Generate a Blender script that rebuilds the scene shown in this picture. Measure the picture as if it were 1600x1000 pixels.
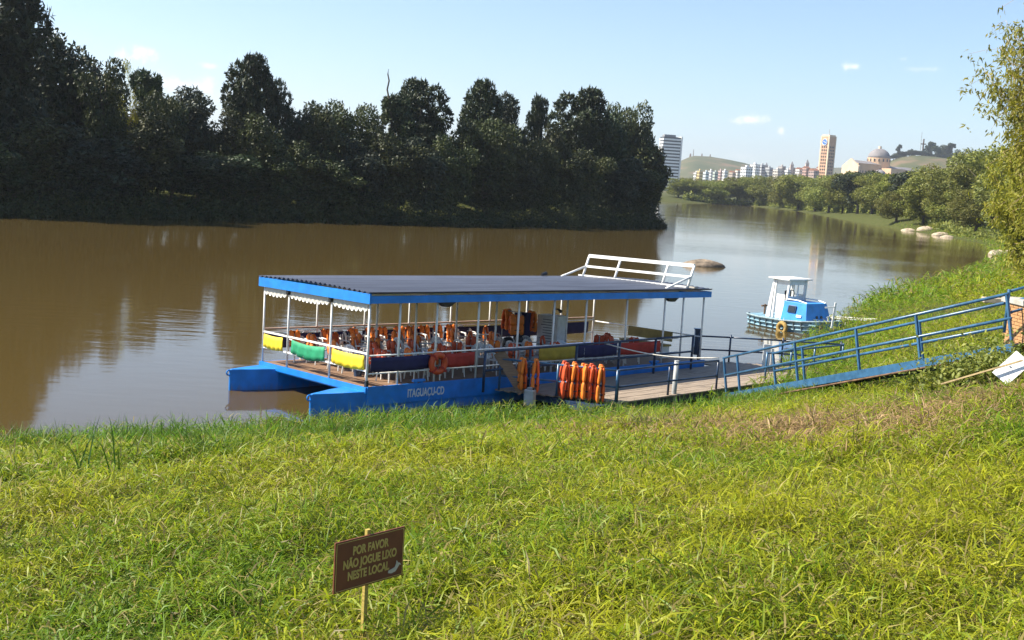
import bpy, math, random
import numpy as np
from mathutils import Matrix, Vector
random.seed(7); rng = np.random.default_rng(11)
scene = bpy.context.scene
for o in list(bpy.data.objects): bpy.data.objects.remove(o, do_unlink=True)
C = scene.collection

# ------------------------------------------------------------------ camera
CAMH = 6.5; F = 1800.0                      # focal length in pixels of the 1600 px wide photograph
PITCH = math.atan(220/1800); ROLL = math.radians(3.7)
fw = np.array([0, math.cos(PITCH), -math.sin(PITCH)]); r0 = np.array([1., 0, 0]); u0 = np.cross(r0, fw)
RV = math.cos(ROLL)*r0 + math.sin(ROLL)*u0; UV = -math.sin(ROLL)*r0 + math.cos(ROLL)*u0
CP = np.array([0, 0, CAMH])
cam = bpy.data.cameras.new('camera'); camo = bpy.data.objects.new('camera', cam); C.objects.link(camo)
cam.sensor_width = 36; cam.lens = 36*F/1600; cam.clip_start = 0.1; cam.clip_end = 20000
camo.matrix_world = Matrix(((RV[0], UV[0], -fw[0], 0), (RV[1], UV[1], -fw[1], 0), (RV[2], UV[2], -fw[2], CAMH), (0, 0, 0, 1)))
scene.camera = camo
scene.render.resolution_x = 1024; scene.render.resolution_y = 640
def ray(px, py): return fw + RV*(px-800)/F + UV*(500-py)/F
def at_z(px, py, z): d = ray(px, py); return CP + d*((z-CAMH)/d[2])
def at_y(px, py, y): d = ray(px, py); return CP + d*(y/d[1])

# ------------------------------------------------------------------ light
SUN_AZ = Vector((-1.0, 0.02)).normalized(); SUN_EL = math.radians(45)
world = bpy.data.worlds.new('World'); scene.world = world; world.use_nodes = True
wn = world.node_tree.nodes; wl = world.node_tree.links
for n in list(wn): wn.remove(n)
w_out = wn.new('ShaderNodeOutputWorld'); w_bg = wn.new('ShaderNodeBackground'); w_sky = wn.new('ShaderNodeTexSky')
w_sky.sky_type = 'NISHITA'; w_sky.sun_disc = False; w_sky.sun_elevation = SUN_EL
w_sky.sun_rotation = math.atan2(SUN_AZ.x, SUN_AZ.y); w_sky.altitude = 500; w_sky.air_density = 1.0; w_sky.dust_density = .45; w_sky.ozone_density = 4.5
w_bg.inputs['Strength'].default_value = 0.088
w_tc = wn.new('ShaderNodeTexCoord')
def wmath(op, a, b=None, c=None):
    n = wn.new('ShaderNodeMath'); n.operation = op
    for i, v in enumerate((a, b, c)):
        if v is None: continue
        if isinstance(v, (int, float)): n.inputs[i].default_value = v
        else: wl.new(v, n.inputs[i])
    return n.outputs[0]
w_noise = wn.new('ShaderNodeTexNoise'); w_noise.inputs['Scale'].default_value = 55; w_noise.inputs['Detail'].default_value = 6; w_noise.inputs['Roughness'].default_value = .62
wl.new(w_tc.outputs['Generated'], w_noise.inputs['Vector'])
cloud = None
# small fair-weather clouds, at infinity: direction, width, height (in direction units), strength
for px, py, sw, sh, st in ((70, 60, 30, 16, 1.0), (215, 88, 24, 17, 1.0), (330, 103, 18, 5, .45), (275, 132, 70, 18, .75), (395, 150, 70, 16, .35), (1172, 187, 32, 9, .95),
                           (1221, 205, 9, 7, .8), (1336, 104, 18, 8, .8), (1412, 92, 14, 6, .4), (1450, 108, 50, 5, .28), (1165, 245, 40, 12, .35)):
    d = ray(px, py); d = d/np.linalg.norm(d)
    sub = wn.new('ShaderNodeVectorMath'); sub.operation = 'SUBTRACT'; wl.new(w_tc.outputs['Generated'], sub.inputs[0]); sub.inputs[1].default_value = tuple(d)
    mul = wn.new('ShaderNodeVectorMath'); mul.operation = 'MULTIPLY'; wl.new(sub.outputs[0], mul.inputs[0]); mul.inputs[1].default_value = (F/sw, F/sw, F/sh)
    ln = wn.new('ShaderNodeVectorMath'); ln.operation = 'LENGTH'; wl.new(mul.outputs[0], ln.inputs[0])
    v = wmath('ADD', ln.outputs['Value'], wmath('MULTIPLY', wmath('SUBTRACT', w_noise.outputs['Fac'], .5), 3.8))
    mr = wn.new('ShaderNodeMapRange'); mr.interpolation_type = 'SMOOTHSTEP'; wl.new(v, mr.inputs['Value'])
    mr.inputs['From Min'].default_value = 1.05; mr.inputs['From Max'].default_value = -.3; mr.inputs['To Max'].default_value = st
    cloud = mr.outputs[0] if cloud is None else wmath('MAXIMUM', cloud, mr.outputs[0])
w_mix = wn.new('ShaderNodeMixRGB'); w_mix.inputs['Color2'].default_value = (8.2, 7.9, 7.7, 1)
wl.new(cloud, w_mix.inputs['Fac']); wl.new(w_sky.outputs[0], w_mix.inputs['Color1'])
wl.new(w_mix.outputs[0], w_bg.inputs['Color']); wl.new(w_bg.outputs[0], w_out.inputs['Surface'])
sun = bpy.data.lights.new('sun', 'SUN'); sun.energy = 5.0; sun.angle = math.radians(.53); sun.color = (1, .93, .8)
suno = bpy.data.objects.new('sun', sun); C.objects.link(suno)
SD = Vector((SUN_AZ.x*math.cos(SUN_EL), SUN_AZ.y*math.cos(SUN_EL), math.sin(SUN_EL)))
suno.rotation_euler = SD.to_track_quat('Z', 'Y').to_euler(); suno.location = (0, 0, 60)
vs = scene.view_settings; vs.view_transform = 'Standard'; vs.look = 'None'; vs.exposure = 1.17; vs.gamma = 1; vs.use_curve_mapping = False
scene.render.engine = 'CYCLES'
scene.cycles.max_bounces = 4; scene.cycles.diffuse_bounces = 2; scene.cycles.glossy_bounces = 3; scene.cycles.transmission_bounces = 3; scene.cycles.transparent_max_bounces = 6; scene.cycles.volume_bounces = 0

# ------------------------------------------------------------------ materials
MATS = {}
def mat(name, col, rough=.6, var=.15, nscale=6., bump=0., bscale=40., metal=0., spec=.5, col2=None, trans=0., streak=None):
    if name in MATS: return MATS[name]
    m = bpy.data.materials.new(name); m.use_nodes = True; nt = m.node_tree; n = nt.nodes; l = nt.links
    b = n['Principled BSDF']; b.inputs['Roughness'].default_value = rough; b.inputs['Metallic'].default_value = metal
    b.inputs['Specular IOR Level'].default_value = spec
    tc = n.new('ShaderNodeTexCoord')
    vec = tc.outputs['Object']
    if streak:
        mp = n.new('ShaderNodeMapping'); mp.inputs['Scale'].default_value = streak; l.new(vec, mp.inputs[0]); vec = mp.outputs[0]
    nz = n.new('ShaderNodeTexNoise'); nz.inputs['Scale'].default_value = nscale; nz.inputs['Detail'].default_value = 5; l.new(vec, nz.inputs['Vector'])
    mx = n.new('ShaderNodeMixRGB'); mr = n.new('ShaderNodeMapRange'); mr.inputs['From Min'].default_value = .3; mr.inputs['From Max'].default_value = .7
    l.new(nz.outputs['Fac'], mr.inputs['Value']); l.new(mr.outputs[0], mx.inputs['Fac'])
    c2 = col2 if col2 else tuple(c*(1-var*1.6) for c in col)
    c1 = col if col2 else tuple(min(1, c*(1+var)) for c in col)
    mx.inputs['Color1'].default_value = (*c1, 1); mx.inputs['Color2'].default_value = (*c2, 1)
    l.new(mx.outputs[0], b.inputs['Base Color'])
    if bump:
        nb = n.new('ShaderNodeTexNoise'); nb.inputs['Scale'].default_value = bscale; nb.inputs['Detail'].default_value = 4; l.new(vec, nb.inputs['Vector'])
        bp = n.new('ShaderNodeBump'); bp.inputs['Strength'].default_value = bump; bp.inputs['Distance'].default_value = .02
        l.new(nb.outputs['Fac'], bp.inputs['Height']); l.new(bp.outputs[0], b.inputs['Normal'])
    MATS[name] = m; return m
def leaf_mat(name, cols, trans=.3, rough=.55, attr=None, spec=.35):
    m = bpy.data.materials.new(name); m.use_nodes = True; nt = m.node_tree; n = nt.nodes; l = nt.links
    b = n['Principled BSDF']; b.inputs['Roughness'].default_value = rough; b.inputs['Specular IOR Level'].default_value = spec
    out = n['Material Output']
    if attr:
        a = n.new('ShaderNodeAttribute'); a.attribute_name = attr; col = a.outputs['Color']
    else:
        g = n.new('ShaderNodeNewGeometry'); oi = n.new('ShaderNodeObjectInfo')
        cr = n.new('ShaderNodeValToRGB'); e = cr.color_ramp.elements
        e[0].position = 0; e[0].color = (*cols[0], 1); e[1].position = 1; e[1].color = (*cols[-1], 1)
        for i, c in enumerate(cols[1:-1]): q = e.new((i+1)/(len(cols)-1)); q.color = (*c, 1)
        nz = n.new('ShaderNodeTexNoise'); nz.inputs['Scale'].default_value = .45; nz.inputs['Detail'].default_value = 2
        l.new(g.outputs['Position'], nz.inputs['Vector'])
        mm = n.new('ShaderNodeMath'); mm.operation = 'MULTIPLY_ADD'; l.new(g.outputs['Random Per Island'], mm.inputs[0]); mm.inputs[1].default_value = .55
        m2 = n.new('ShaderNodeMath'); m2.operation = 'MULTIPLY_ADD'; l.new(nz.outputs['Fac'], m2.inputs[0]); m2.inputs[1].default_value = 1.3; m2.inputs[2].default_value = -.45
        l.new(m2.outputs[0], mm.inputs[2]); l.new(mm.outputs[0], cr.inputs['Fac'])
        hs = n.new('ShaderNodeHueSaturation'); l.new(cr.outputs[0], hs.inputs['Color'])
        mv = n.new('ShaderNodeMapRange'); mv.inputs['To Min'].default_value = .75; mv.inputs['To Max'].default_value = 1.25; l.new(oi.outputs['Random'], mv.inputs['Value']); l.new(mv.outputs[0], hs.inputs['Value'])
        mh = n.new('ShaderNodeMapRange'); mh.inputs['To Min'].default_value = .485; mh.inputs['To Max'].default_value = .515; l.new(oi.outputs['Random'], mh.inputs['Value']); l.new(mh.outputs[0], hs.inputs['Hue'])
        col = hs.outputs[0]
    l.new(col, b.inputs['Base Color'])
    t = n.new('ShaderNodeBsdfTranslucent'); l.new(col, t.inputs['Color'])
    mix = n.new('ShaderNodeMixShader'); mix.inputs['Fac'].default_value = trans
    l.new(b.outputs[0], mix.inputs[1]); l.new(t.outputs[0], mix.inputs[2]); l.new(mix.outputs[0], out.inputs['Surface'])
    MATS[name] = m; return m

M_BLUE = mat('boat_blue', (.009, .2, .64), .38, .12, 3, bump=.08, bscale=12)
M_HULL = mat('hull_blue', (.009, .2, .64), .42, .14, 3, bump=.1, bscale=12)
_n = M_HULL.node_tree.nodes; _l = M_HULL.node_tree.links; _b = _n['Principled BSDF']; _src = _b.inputs['Base Color'].links[0].from_socket
_tc = _n.new('ShaderNodeTexCoord'); _sp = _n.new('ShaderNodeSeparateXYZ'); _l.new(_tc.outputs['Object'], _sp.inputs[0])
_mp = _n.new('ShaderNodeMapping'); _mp.inputs['Scale'].default_value = (5, 5, .5); _l.new(_tc.outputs['Object'], _mp.inputs[0]); _nz = _n.new('ShaderNodeTexNoise'); _nz.inputs['Scale'].default_value = 2.2; _nz.inputs['Detail'].default_value = 5; _l.new(_mp.outputs[0], _nz.inputs['Vector'])
_ad = _n.new('ShaderNodeMath'); _ad.operation = 'MULTIPLY_ADD'; _l.new(_nz.outputs['Fac'], _ad.inputs[0]); _ad.inputs[1].default_value = .55; _l.new(_sp.outputs['Z'], _ad.inputs[2])
_mr = _n.new('ShaderNodeMapRange'); _mr.inputs['From Min'].default_value = -.28; _mr.inputs['From Max'].default_value = -.62; _mr.inputs['To Max'].default_value = .85; _l.new(_ad.outputs[0], _mr.inputs['Value'])
_mx = _n.new('ShaderNodeMixRGB'); _mx.inputs['Color2'].default_value = (.16, .12, .075, 1); _l.new(_mr.outputs[0], _mx.inputs['Fac']); _l.new(_src, _mx.inputs['Color1']); _l.new(_mx.outputs[0], _b.inputs['Base Color'])
M_WHITE = mat('white_paint', (.78, .77, .74), .4, .08, 5)
M_NAVYRAIL = mat('navy_rail_paint', (.022, .045, .095), .35, .25, 8)
M_RAMP = mat('ramp_blue', (.04, .118, .22), .3, .2, 5, bump=.1, bscale=20)
M_ROOF = mat('roof_metal', (.105, .115, .145), .42, .18, 1.5, streak=(.25, 2, 1), spec=.4)
M_DECK = mat('deck_wood', (.25, .15, .09), .6, .25, 4, bump=.2, bscale=15, streak=(.6, 6, 6))
M_DOCK = mat('dock_wood', (.30, .235, .175), .75, .25, 3, bump=.3, bscale=18, streak=(.5, 6, 6))
M_PLASTIC = mat('white_plastic', (.75, .74, .71), .35, .05, 4)
M_ORANGE = mat('vest_orange', (.8, .12, .012), .6, .12, 9, bump=.3, bscale=14)
M_ORANGE2 = mat('vest_orange_pale', (.88, .215, .018), .6, .12, 9, bump=.3, bscale=14)
M_RED = mat('vest_red', (.62, .085, .02), .6, .15, 9, bump=.3, bscale=14)
M_BLACK = mat('black_plastic', (.012, .012, .014), .4, .2, 6)
M_NAVY = mat('navy_cloth', (.018, .016, .075), .8, .15, 4, bump=.2, bscale=9)
M_REDC = mat('red_cloth', (.42, .035, .02), .8, .15, 4, bump=.2, bscale=9)
M_YELD = mat('shaded_yellow_cloth', (.42, .30, .03), .8, .15, 4, bump=.2, bscale=9)  # the yellow cloth darkened: shade on the near rail put into its colour
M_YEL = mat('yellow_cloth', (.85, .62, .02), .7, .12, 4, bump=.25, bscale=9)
M_GRN = mat('green_cloth', (.01, .27, .12), .7, .15, 4, bump=.25, bscale=9)
M_LACE = mat('lace_cloth', (.55, .53, .47), .8, .15, 30)
M_BRICK = mat('brick_clay', (.42, .22, .09), .85, .25, 3, bump=.4, bscale=30)
M_CONC = mat('concrete', (.42, .39, .33), .85, .2, 4, bump=.3, bscale=25)
M_MORTAR = mat('mortar', (.30, .25, .19), .9, .2, 6, bump=.3, bscale=30)
M_GREY = mat('grey_metal', (.35, .36, .36), .45, .15, 5)
M_ROCK = mat('river_rock', (.22, .17, .12), .85, .35, 2, bump=.6, bscale=6)
M_SAND = mat('pale_rock', (.42, .34, .24), .9, .25, 2, bump=.5, bscale=6)
M_BARK = mat('bark', (.09, .07, .05), .9, .35, 3, bump=.5, bscale=8, streak=(3, 3, .6))
M_GLASS = mat('dark_glass', (.02, .025, .03), .08, .1, 3)
M_TUGHULL = mat('tug_hull', (.19, .33, .41), .6, .3, 4, bump=.2, bscale=15)
M_TUGBLUE = mat('tug_blue', (.03, .24, .62), .45, .12, 3)
M_RUST = mat('rusty_iron', (.16, .09, .05), .85, .4, 6, bump=.4, bscale=20)
M_TYRE = mat('tyre_rubber', (.05, .042, .03), .8, .3, 8)
M_TYREY = mat('tyre_yellowed', (.38, .25, .07), .8, .3, 8)
M_STICK = mat('dry_stick', (.45, .33, .16), .8, .25, 8)
M_ROPE = mat('rope', (.72, .68, .58), .8, .1, 20)

# ------------------------------------------------------------------ mesh helpers
def link(o, parent=None):
    C.objects.link(o)
    if parent is not None: o.parent = parent
    return o
def tag(o, label=None, cat=None, group=None, kind=None):
    if label: o['label'] = label
    if cat: o['category'] = cat
    if group: o['group'] = group
    if kind: o['kind'] = kind
    return o
def empty(name, M=None, label=None, cat=None, group=None):
    o = bpy.data.objects.new(name, None); o.empty_display_size = .2; C.objects.link(o)
    if M is not None: o.matrix_world = M
    return tag(o, label, cat, group)
def mesh_np(name, V, T, m, parent=None, col=None, smooth=False):
    """triangle mesh from numpy arrays"""
    me = bpy.data.meshes.new(name); nv = len(V); nt = len(T)
    me.vertices.add(nv); me.vertices.foreach_set('co', np.asarray(V, np.float32).ravel())
    me.loops.add(nt*3); me.loops.foreach_set('vertex_index', np.asarray(T, np.int32).ravel())
    me.polygons.add(nt); me.polygons.foreach_set('loop_start', np.arange(0, nt*3, 3, dtype=np.int32)); me.polygons.foreach_set('loop_total', np.full(nt, 3, np.int32))
    if smooth: me.polygons.foreach_set('use_smooth', np.ones(nt, bool))
    me.update(calc_edges=True)
    if col is not None:
        a = me.color_attributes.new('tint', 'FLOAT_COLOR', 'POINT'); a.data.foreach_set('color', np.asarray(col, np.float32).ravel())
    me.materials.append(m)
    return link(bpy.data.objects.new(name, me), parent)
class MB:
    def __init__(s): s.v = []; s.f = []
    def add(s, vs_, fs):
        o = len(s.v); s.v += [tuple(p) for p in vs_]; s.f += [tuple(i+o for i in q) for q in fs]; return s
    def box(s, c, d, R=None):
        c = Vector(c); vs_ = []
        for x in (-.5, .5):
            for y in (-.5, .5):
                for z in (-.5, .5):
                    p = Vector((x*d[0], y*d[1], z*d[2]))
                    if R is not None: p = R @ p
                    vs_.append(p+c)
        return s.add(vs_, [(0, 1, 3, 2), (4, 6, 7, 5), (0, 4, 5, 1), (2, 3, 7, 6), (0, 2, 6, 4), (1, 5, 7, 3)])
    def hexa(s, b, t):           # bottom quad, top quad (both counter-clockwise from above)
        return s.add(list(b)+list(t), [(3, 2, 1, 0), (4, 5, 6, 7), (0, 1, 5, 4), (1, 2, 6, 5), (2, 3, 7, 6), (3, 0, 4, 7)])
    def beam(s, p, q, w, h=None, up=(0, 0, 1)):
        p = Vector(p); q = Vector(q); d = (q-p).normalized(); up = Vector(up)
        if abs(d.dot(up)) > .98: up = Vector((1, 0, 0))
        sd = d.cross(up).normalized(); u = sd.cross(d); h = h or w
        a = sd*w/2; b = u*h/2
        return s.add([p-a-b, p+a-b, p+a+b, p-a+b, q-a-b, q+a-b, q+a+b, q-a+b], [(0, 1, 2, 3), (7, 6, 5, 4), (0, 4, 5, 1), (1, 5, 6, 2), (2, 6, 7, 3), (3, 7, 4, 0)])
    def tube(s, pts, r, n=8, cap=True):
        pts = [Vector(p) for p in pts]; k = len(pts); rs = r if isinstance(r, (list, tuple)) else [r]*k
        o = len(s.v); ref = Vector((0, 0, 1))
        for i, p in enumerate(pts):
            d = (pts[min(i+1, k-1)]-pts[max(i-1, 0)]).normalized()
            a = d.cross(ref)
            if a.length < .05: a = d.cross(Vector((1, 0, 0)))
            a.normalize(); b = a.cross(d)
            for j in range(n):
                t = 2*math.pi*j/n; s.v.append(tuple(p+(a*math.cos(t)+b*math.sin(t))*rs[i]))
        for i in range(k-1):
            for j in range(n):
                s.f.append((o+i*n+j, o+i*n+(j+1) % n, o+(i+1)*n+(j+1) % n, o+(i+1)*n+j))
        if cap:
            s.f.append(tuple(o+j for j in reversed(range(n)))); s.f.append(tuple(o+(k-1)*n+j for j in range(n)))
        return s
    def torus(s, c, R, r, ax='y', n=18, m=8):
        o = len(s.v); c = Vector(c)
        for i in range(n):
            t = 2*math.pi*i/n
            for j in range(m):
                u = 2*math.pi*j/m; q = R+r*math.cos(u); z = r*math.sin(u)
                p = {'y': (q*math.cos(t), z, q*math.sin(t)), 'x': (z, q*math.cos(t), q*math.sin(t)), 'z': (q*math.cos(t), q*math.sin(t), z)}[ax]
                s.v.append(tuple(c+Vector(p)))
        for i in range(n):
            for j in range(m):
                s.f.append((o+i*m+j, o+i*m+(j+1) % m, o+((i+1) % n)*m+(j+1) % m, o+((i+1) % n)*m+j))
        return s
    def loft(s, rings, cap=True):
        o = len(s.v); n = len(rings[0])
        for r in rings: s.v += [tuple(p) for p in r]
        for i in range(len(rings)-1):
            for j in range(n):
                s.f.append((o+i*n+j, o+i*n+(j+1) % n, o+(i+1)*n+(j+1) % n, o+(i+1)*n+j))
        if cap:
            s.f.append(tuple(o+j for j in reversed(range(n)))); s.f.append(tuple(o+(len(rings)-1)*n+j for j in range(n)))
        return s
    def build(s, name, m, parent=None, smooth=False, bevel=0):
        me = bpy.data.meshes.new(name); me.from_pydata(s.v, [], s.f); me.materials.append(m)
        if smooth: me.polygons.foreach_set('use_smooth', [True]*len(me.polygons))
        me.update()
        o = link(bpy.data.objects.new(name, me), parent)
        import bmesh
        bm = bmesh.new(); bm.from_mesh(me); bmesh.ops.recalc_face_normals(bm, faces=bm.faces); bm.to_mesh(me); bm.free()
        if bevel:
            b = o.modifiers.new('bevel', 'BEVEL'); b.width = bevel; b.segments = 2; b.limit_method = 'ANGLE'
        return o
def box(name, c, d, m, parent=None, R=None, bevel=0): return MB().box(c, d, R).build(name, m, parent, bevel=bevel)
def pillow(name, c, d, m, parent=None, R=None, seg=6):
    """rounded puffy slab"""
    mb = MB(); rings = []
    for i in range(seg+1):
        t = -1+2*i/seg; k = (1-abs(t)**6)**.5 if abs(t) < 1 else .25
        k = max(k, .3); ring = []
        for j in range(12):
            a = 2*math.pi*j/12; ca, sa = math.cos(a), math.sin(a)
            x = math.copysign(abs(ca)**.45, ca)*d[0]/2*(.75+.25*k); y = math.copysign(abs(sa)**.6, sa)*d[1]/2*k
            p = Vector((x, y, t*d[2]/2))
            if R is not None: p = R @ p
            ring.append(p+Vector(c))
        rings.append(ring)
    return mb.loft(rings).build(name, m, parent, smooth=True)
def copy_tree(o, parent=None):
    c = o.copy(); C.objects.link(c)
    if parent is not None: c.parent = parent
    for ch in o.children: copy_tree(ch, c)
    return c
def text_mesh(name, body, size, m, parent, M, extrude=.004, bold=.0, align='CENTER', sx=1.):
    cu = bpy.data.curves.new(name, 'FONT'); cu.body = body; cu.size = size; cu.extrude = extrude; cu.offset = bold; cu.align_x = align; cu.align_y = 'CENTER'
    t = bpy.data.objects.new(name, cu); C.objects.link(t)
    bpy.context.view_layer.update()
    me = bpy.data.meshes.new_from_object(t.evaluated_get(bpy.context.evaluated_depsgraph_get()))
    bpy.data.objects.remove(t, do_unlink=True)
    for v in me.vertices: v.co.x *= sx
    me.materials.clear(); me.materials.append(m); me.name = name
    o = bpy.data.objects.new(name, me); C.objects.link(o); o.parent = parent; o.matrix_local = M
    return o
def frame(o, x, y, z):
    """matrix with the given axes"""
    x = Vector(x).normalized(); y = Vector(y).normalized(); z = Vector(z).normalized()
    return Matrix(((x.x, y.x, z.x, o[0]), (x.y, y.y, z.y, o[1]), (x.z, y.z, z.z, o[2]), (0, 0, 0, 1)))
ORD = ['first', 'second', 'third', 'fourth', 'fifth', 'sixth', 'seventh', 'eighth', 'ninth', 'tenth', 'eleventh', 'twelfth', 'thirteenth', 'fourteenth', 'fifteenth', 'sixteenth', 'seventeenth', 'eighteenth', 'nineteenth', 'twentieth'] + ['%d%s' % (i, 'st' if i % 10 == 1 else 'nd' if i % 10 == 2 else 'rd' if i % 10 == 3 else 'th') for i in range(21, 80)]

# ------------------------------------------------------------------ terrain
RIVER = np.array([(-500, -190), (-120, -30), (-40, 6), (-20, 16.2), (-11.4, 23.0), (-8.7, 25.3), (-5, 27.6), (-2, 29.6), (1.5, 31.0), (4.5, 32.2), (7.2, 34.6), (9.0, 38.5), (10.3, 42), (12.5, 49),
                  (15.8, 57.6), (20, 67), (25.6, 79.6), (42.5, 110), (64.7, 155), (90, 225), (99, 300), (114, 420), (133, 560), (128, 650), (82, 606), (20, 600), (-60, 590), (-60, 500), (-40, 350), (4, 240), (23.5, 206), (24.5, 196),
                  (-9, 150), (-30, 132), (-48, 107), (-80, 82), (-160, 40), (-500, -80)], float)
def river_sd(x, y):
    """signed distance to the river outline, positive on land"""
    x = np.asarray(x, float); y = np.asarray(y, float); best = np.full(x.shape, 1e9); ins = np.zeros(x.shape, bool)
    n = len(RIVER)
    for i in range(n):
        x1, y1 = RIVER[i]; x2, y2 = RIVER[(i+1) % n]; dx, dy = x2-x1, y2-y1
        t = np.clip(((x-x1)*dx+(y-y1)*dy)/(dx*dx+dy*dy), 0, 1)
        best = np.minimum(best, (x-x1-t*dx)**2+(y-y1-t*dy)**2)
        c = ((y1 > y) != (y2 > y)) & (x < (x2-x1)*(y-y1)/((y2-y1) if y2 != y1 else 1e-9)+x1)
        ins ^= c
    return np.sqrt(best)*np.where(ins, -1, 1)
def sstep(a, b, x): t = np.clip((x-a)/(b-a), 0, 1); return t*t*(3-2*t)
_ph = rng.uniform(0, 6.28, (10, 2)); _fr = rng.uniform(.12, .9, 10); _an = rng.uniform(0, 6.28, 10)
def wav(x, y):
    s = 0
    for i in range(10):
        k = _fr[i]; s = s+np.sin(k*(x*math.cos(_an[i])+y*math.sin(_an[i]))+_ph[i, 0])*.09/k**.8*.35
    return s
def sky_line(pts, dist):
    """skyline control points (pixels) -> arrays of azimuth and height at a given distance"""
    az = []; hz = []
    for px, py in pts:
        d = ray(px, py); az.append(math.atan2(d[0], d[1])); hz.append(CAMH+dist*d[2]/math.hypot(d[0], d[1]))
    return np.array(az), np.array(hz)
HILLS = [(3000, 420, sky_line([(1010, 330), (1040, 268), (1062, 252), (1082, 243.5), (1108, 244.5), (1135, 249), (1165, 255), (1185, 262), (1215, 267), (1260, 270), (1330, 290), (1400, 330)], 3000)),
         (4300, 500, sky_line([(600, 330), (900, 300), (1050, 285), (1180, 268), (1240, 264), (1290, 262), (1350, 262), (1420, 262), (1500, 270), (1700, 320)], 4300)),
         (1900, 230, sky_line([(1320, 330), (1360, 275), (1385, 254), (1405, 246), (1430, 243), (1460, 245), (1500, 250), (1550, 262), (1640, 300), (1750, 345)], 1900)),
         (1450, 260, sky_line([(1000, 310), (1060, 284), (1200, 280), (1290, 279), (1350, 279), (1420, 279), (1500, 290), (1650, 330), (1750, 345)], 1450))]
def height(x, y):
    x = np.asarray(x, float); y = np.asarray(y, float); sd = river_sd(x, y); d = np.maximum(sd, 0); r = np.hypot(x, y); az = np.arctan2(x, y)
    near = 1-sstep(38, 60, y)
    k = sstep(3, 11, x)
    sl = (.22+.14*k)*near+.17*(1-near); pl = (9-2*k)*near+3.4*(1-near)
    left = (x*.77-(y-107)*.63 < -20) & (y > 20)       # far bank: steep
    left = sstep(0, 1, ((y-107)*.63-(x+48)*.77)/12)*sstep(20, 60, y+np.maximum(-x, 0)*.8)*(1-sstep(300, 500, y))
    sl = sl*(1-left)+.75*left; pl = pl*(1-left)+3.2*left
    z = pl*(1-np.exp(-sl*d/pl))
    z = z+wav(x, y)*np.clip(d/4, 0, 1)*np.clip(1.2-r/200, .0, 1)*1.0
    z = np.where(sd < 0, np.maximum(sd*.35, -2.5), z)
    hz = np.zeros_like(z)
    for dist, sig, (a, h) in HILLS:
        hh = np.interp(az, a, h, left=0, right=0)
        hz = np.maximum(hz, np.maximum(hh, 0)*np.exp(-((r-dist)/sig)**2))
    return np.where(r > 700, np.maximum(z, hz), z)
def gz(x, y): return float(height(np.array([x]), np.array([y]))[0])
def ground_hit(px, py, tmax=400):
    d = ray(px, py); t = np.geomspace(4, tmax, 1500); X = CP[0]+d[0]*t; Y = CP[1]+d[1]*t; Z = CP[2]+d[2]*t
    k = np.argmax(Z < height(X, Y)); return Vector((X[k], Y[k], Z[k]))

az = np.concatenate([np.radians(np.linspace(-36, 36, 301)), np.radians(np.linspace(39, 321, 95))]); rr = np.concatenate([[.6], np.geomspace(1.2, 9000, 430)])
A, Rr = np.meshgrid(az, rr); X = (np.sin(A)*Rr).ravel(); Y = (np.cos(A)*Rr).ravel(); Z = height(X, Y)
na, nr = len(az), len(rr); i0 = (np.arange(nr-1)[:, None]*na+np.arange(na)[None, :]); j = (np.arange(na)+1) % na
a0 = i0.ravel(); a1 = (np.arange(nr-1)[:, None]*na+j[None, :]).ravel(); b0 = a0+na; b1 = a1+na
T = np.concatenate([np.stack([a0, b0, b1], 1), np.stack([a0, b1, a1], 1)])
V = np.stack([X, Y, Z], 1); cidx = len(V); V = np.vstack([V, [[0, 0, gz(0, 0)]]])
T = np.vstack([T, np.stack([np.full(na, cidx), np.arange(na), j], 1)])
gm = bpy.data.materials.new('ground_soil_and_turf'); gm.use_nodes = True; n = gm.node_tree.nodes; l = gm.node_tree.links
b = n['Principled BSDF']; b.inputs['Roughness'].default_value = .95; b.inputs['Specular IOR Level'].default_value = .1
g = n.new('ShaderNodeNewGeometry')
def nnoise(sc, det=5):
    q = n.new('ShaderNodeTexNoise'); q.inputs['Scale'].default_value = sc; q.inputs['Detail'].default_value = det; l.new(g.outputs['Position'], q.inputs['Vector']); return q.outputs['Fac']
def ramp(f, cs):
    q = n.new('ShaderNodeValToRGB'); e = q.color_ramp.elements
    e[0].position = cs[0][0]; e[0].color = (*cs[0][1], 1); e[1].position = cs[-1][0]; e[1].color = (*cs[-1][1], 1)
    for p, c in cs[1:-1]: w = e.new(p); w.color = (*c, 1)
    l.new(f, q.inputs[0]); return q.outputs[0]
c_near = ramp(nnoise(1.3), [(.3, (.035, .042, .012)), (.55, (.07, .08, .02)), (.75, (.11, .085, .045))])
c_far = ramp(nnoise(.02, 9), [(.34, (.17, .12, .075)), (.46, (.095, .095, .045)), (.7, (.055, .07, .03))])
ln = n.new('ShaderNodeVectorMath'); ln.operation = 'LENGTH'; l.new(g.outputs['Position'], ln.inputs[0])
mr = n.new('ShaderNodeMapRange'); mr.inputs['From Min'].default_value = 500; mr.inputs['From Max'].default_value = 1100; l.new(ln.outputs['Value'], mr.inputs['Value'])
mx = n.new('ShaderNodeMixRGB'); l.new(mr.outputs[0], mx.inputs[0]); l.new(c_near, mx.inputs[1]); l.new(c_far, mx.inputs[2])
l.new(mx.outputs[0], b.inputs['Base Color'])
bp = n.new('ShaderNodeBump'); bp.inputs['Strength'].default_value = .6; bp.inputs['Distance'].default_value = .08; l.new(nnoise(9), bp.inputs['Height']); l.new(bp.outputs[0], b.inputs['Normal'])
tag(mesh_np('ground', V, T, gm, smooth=True), 'grassy river bank and the land reaching to the hills', kind='structure')

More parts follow.
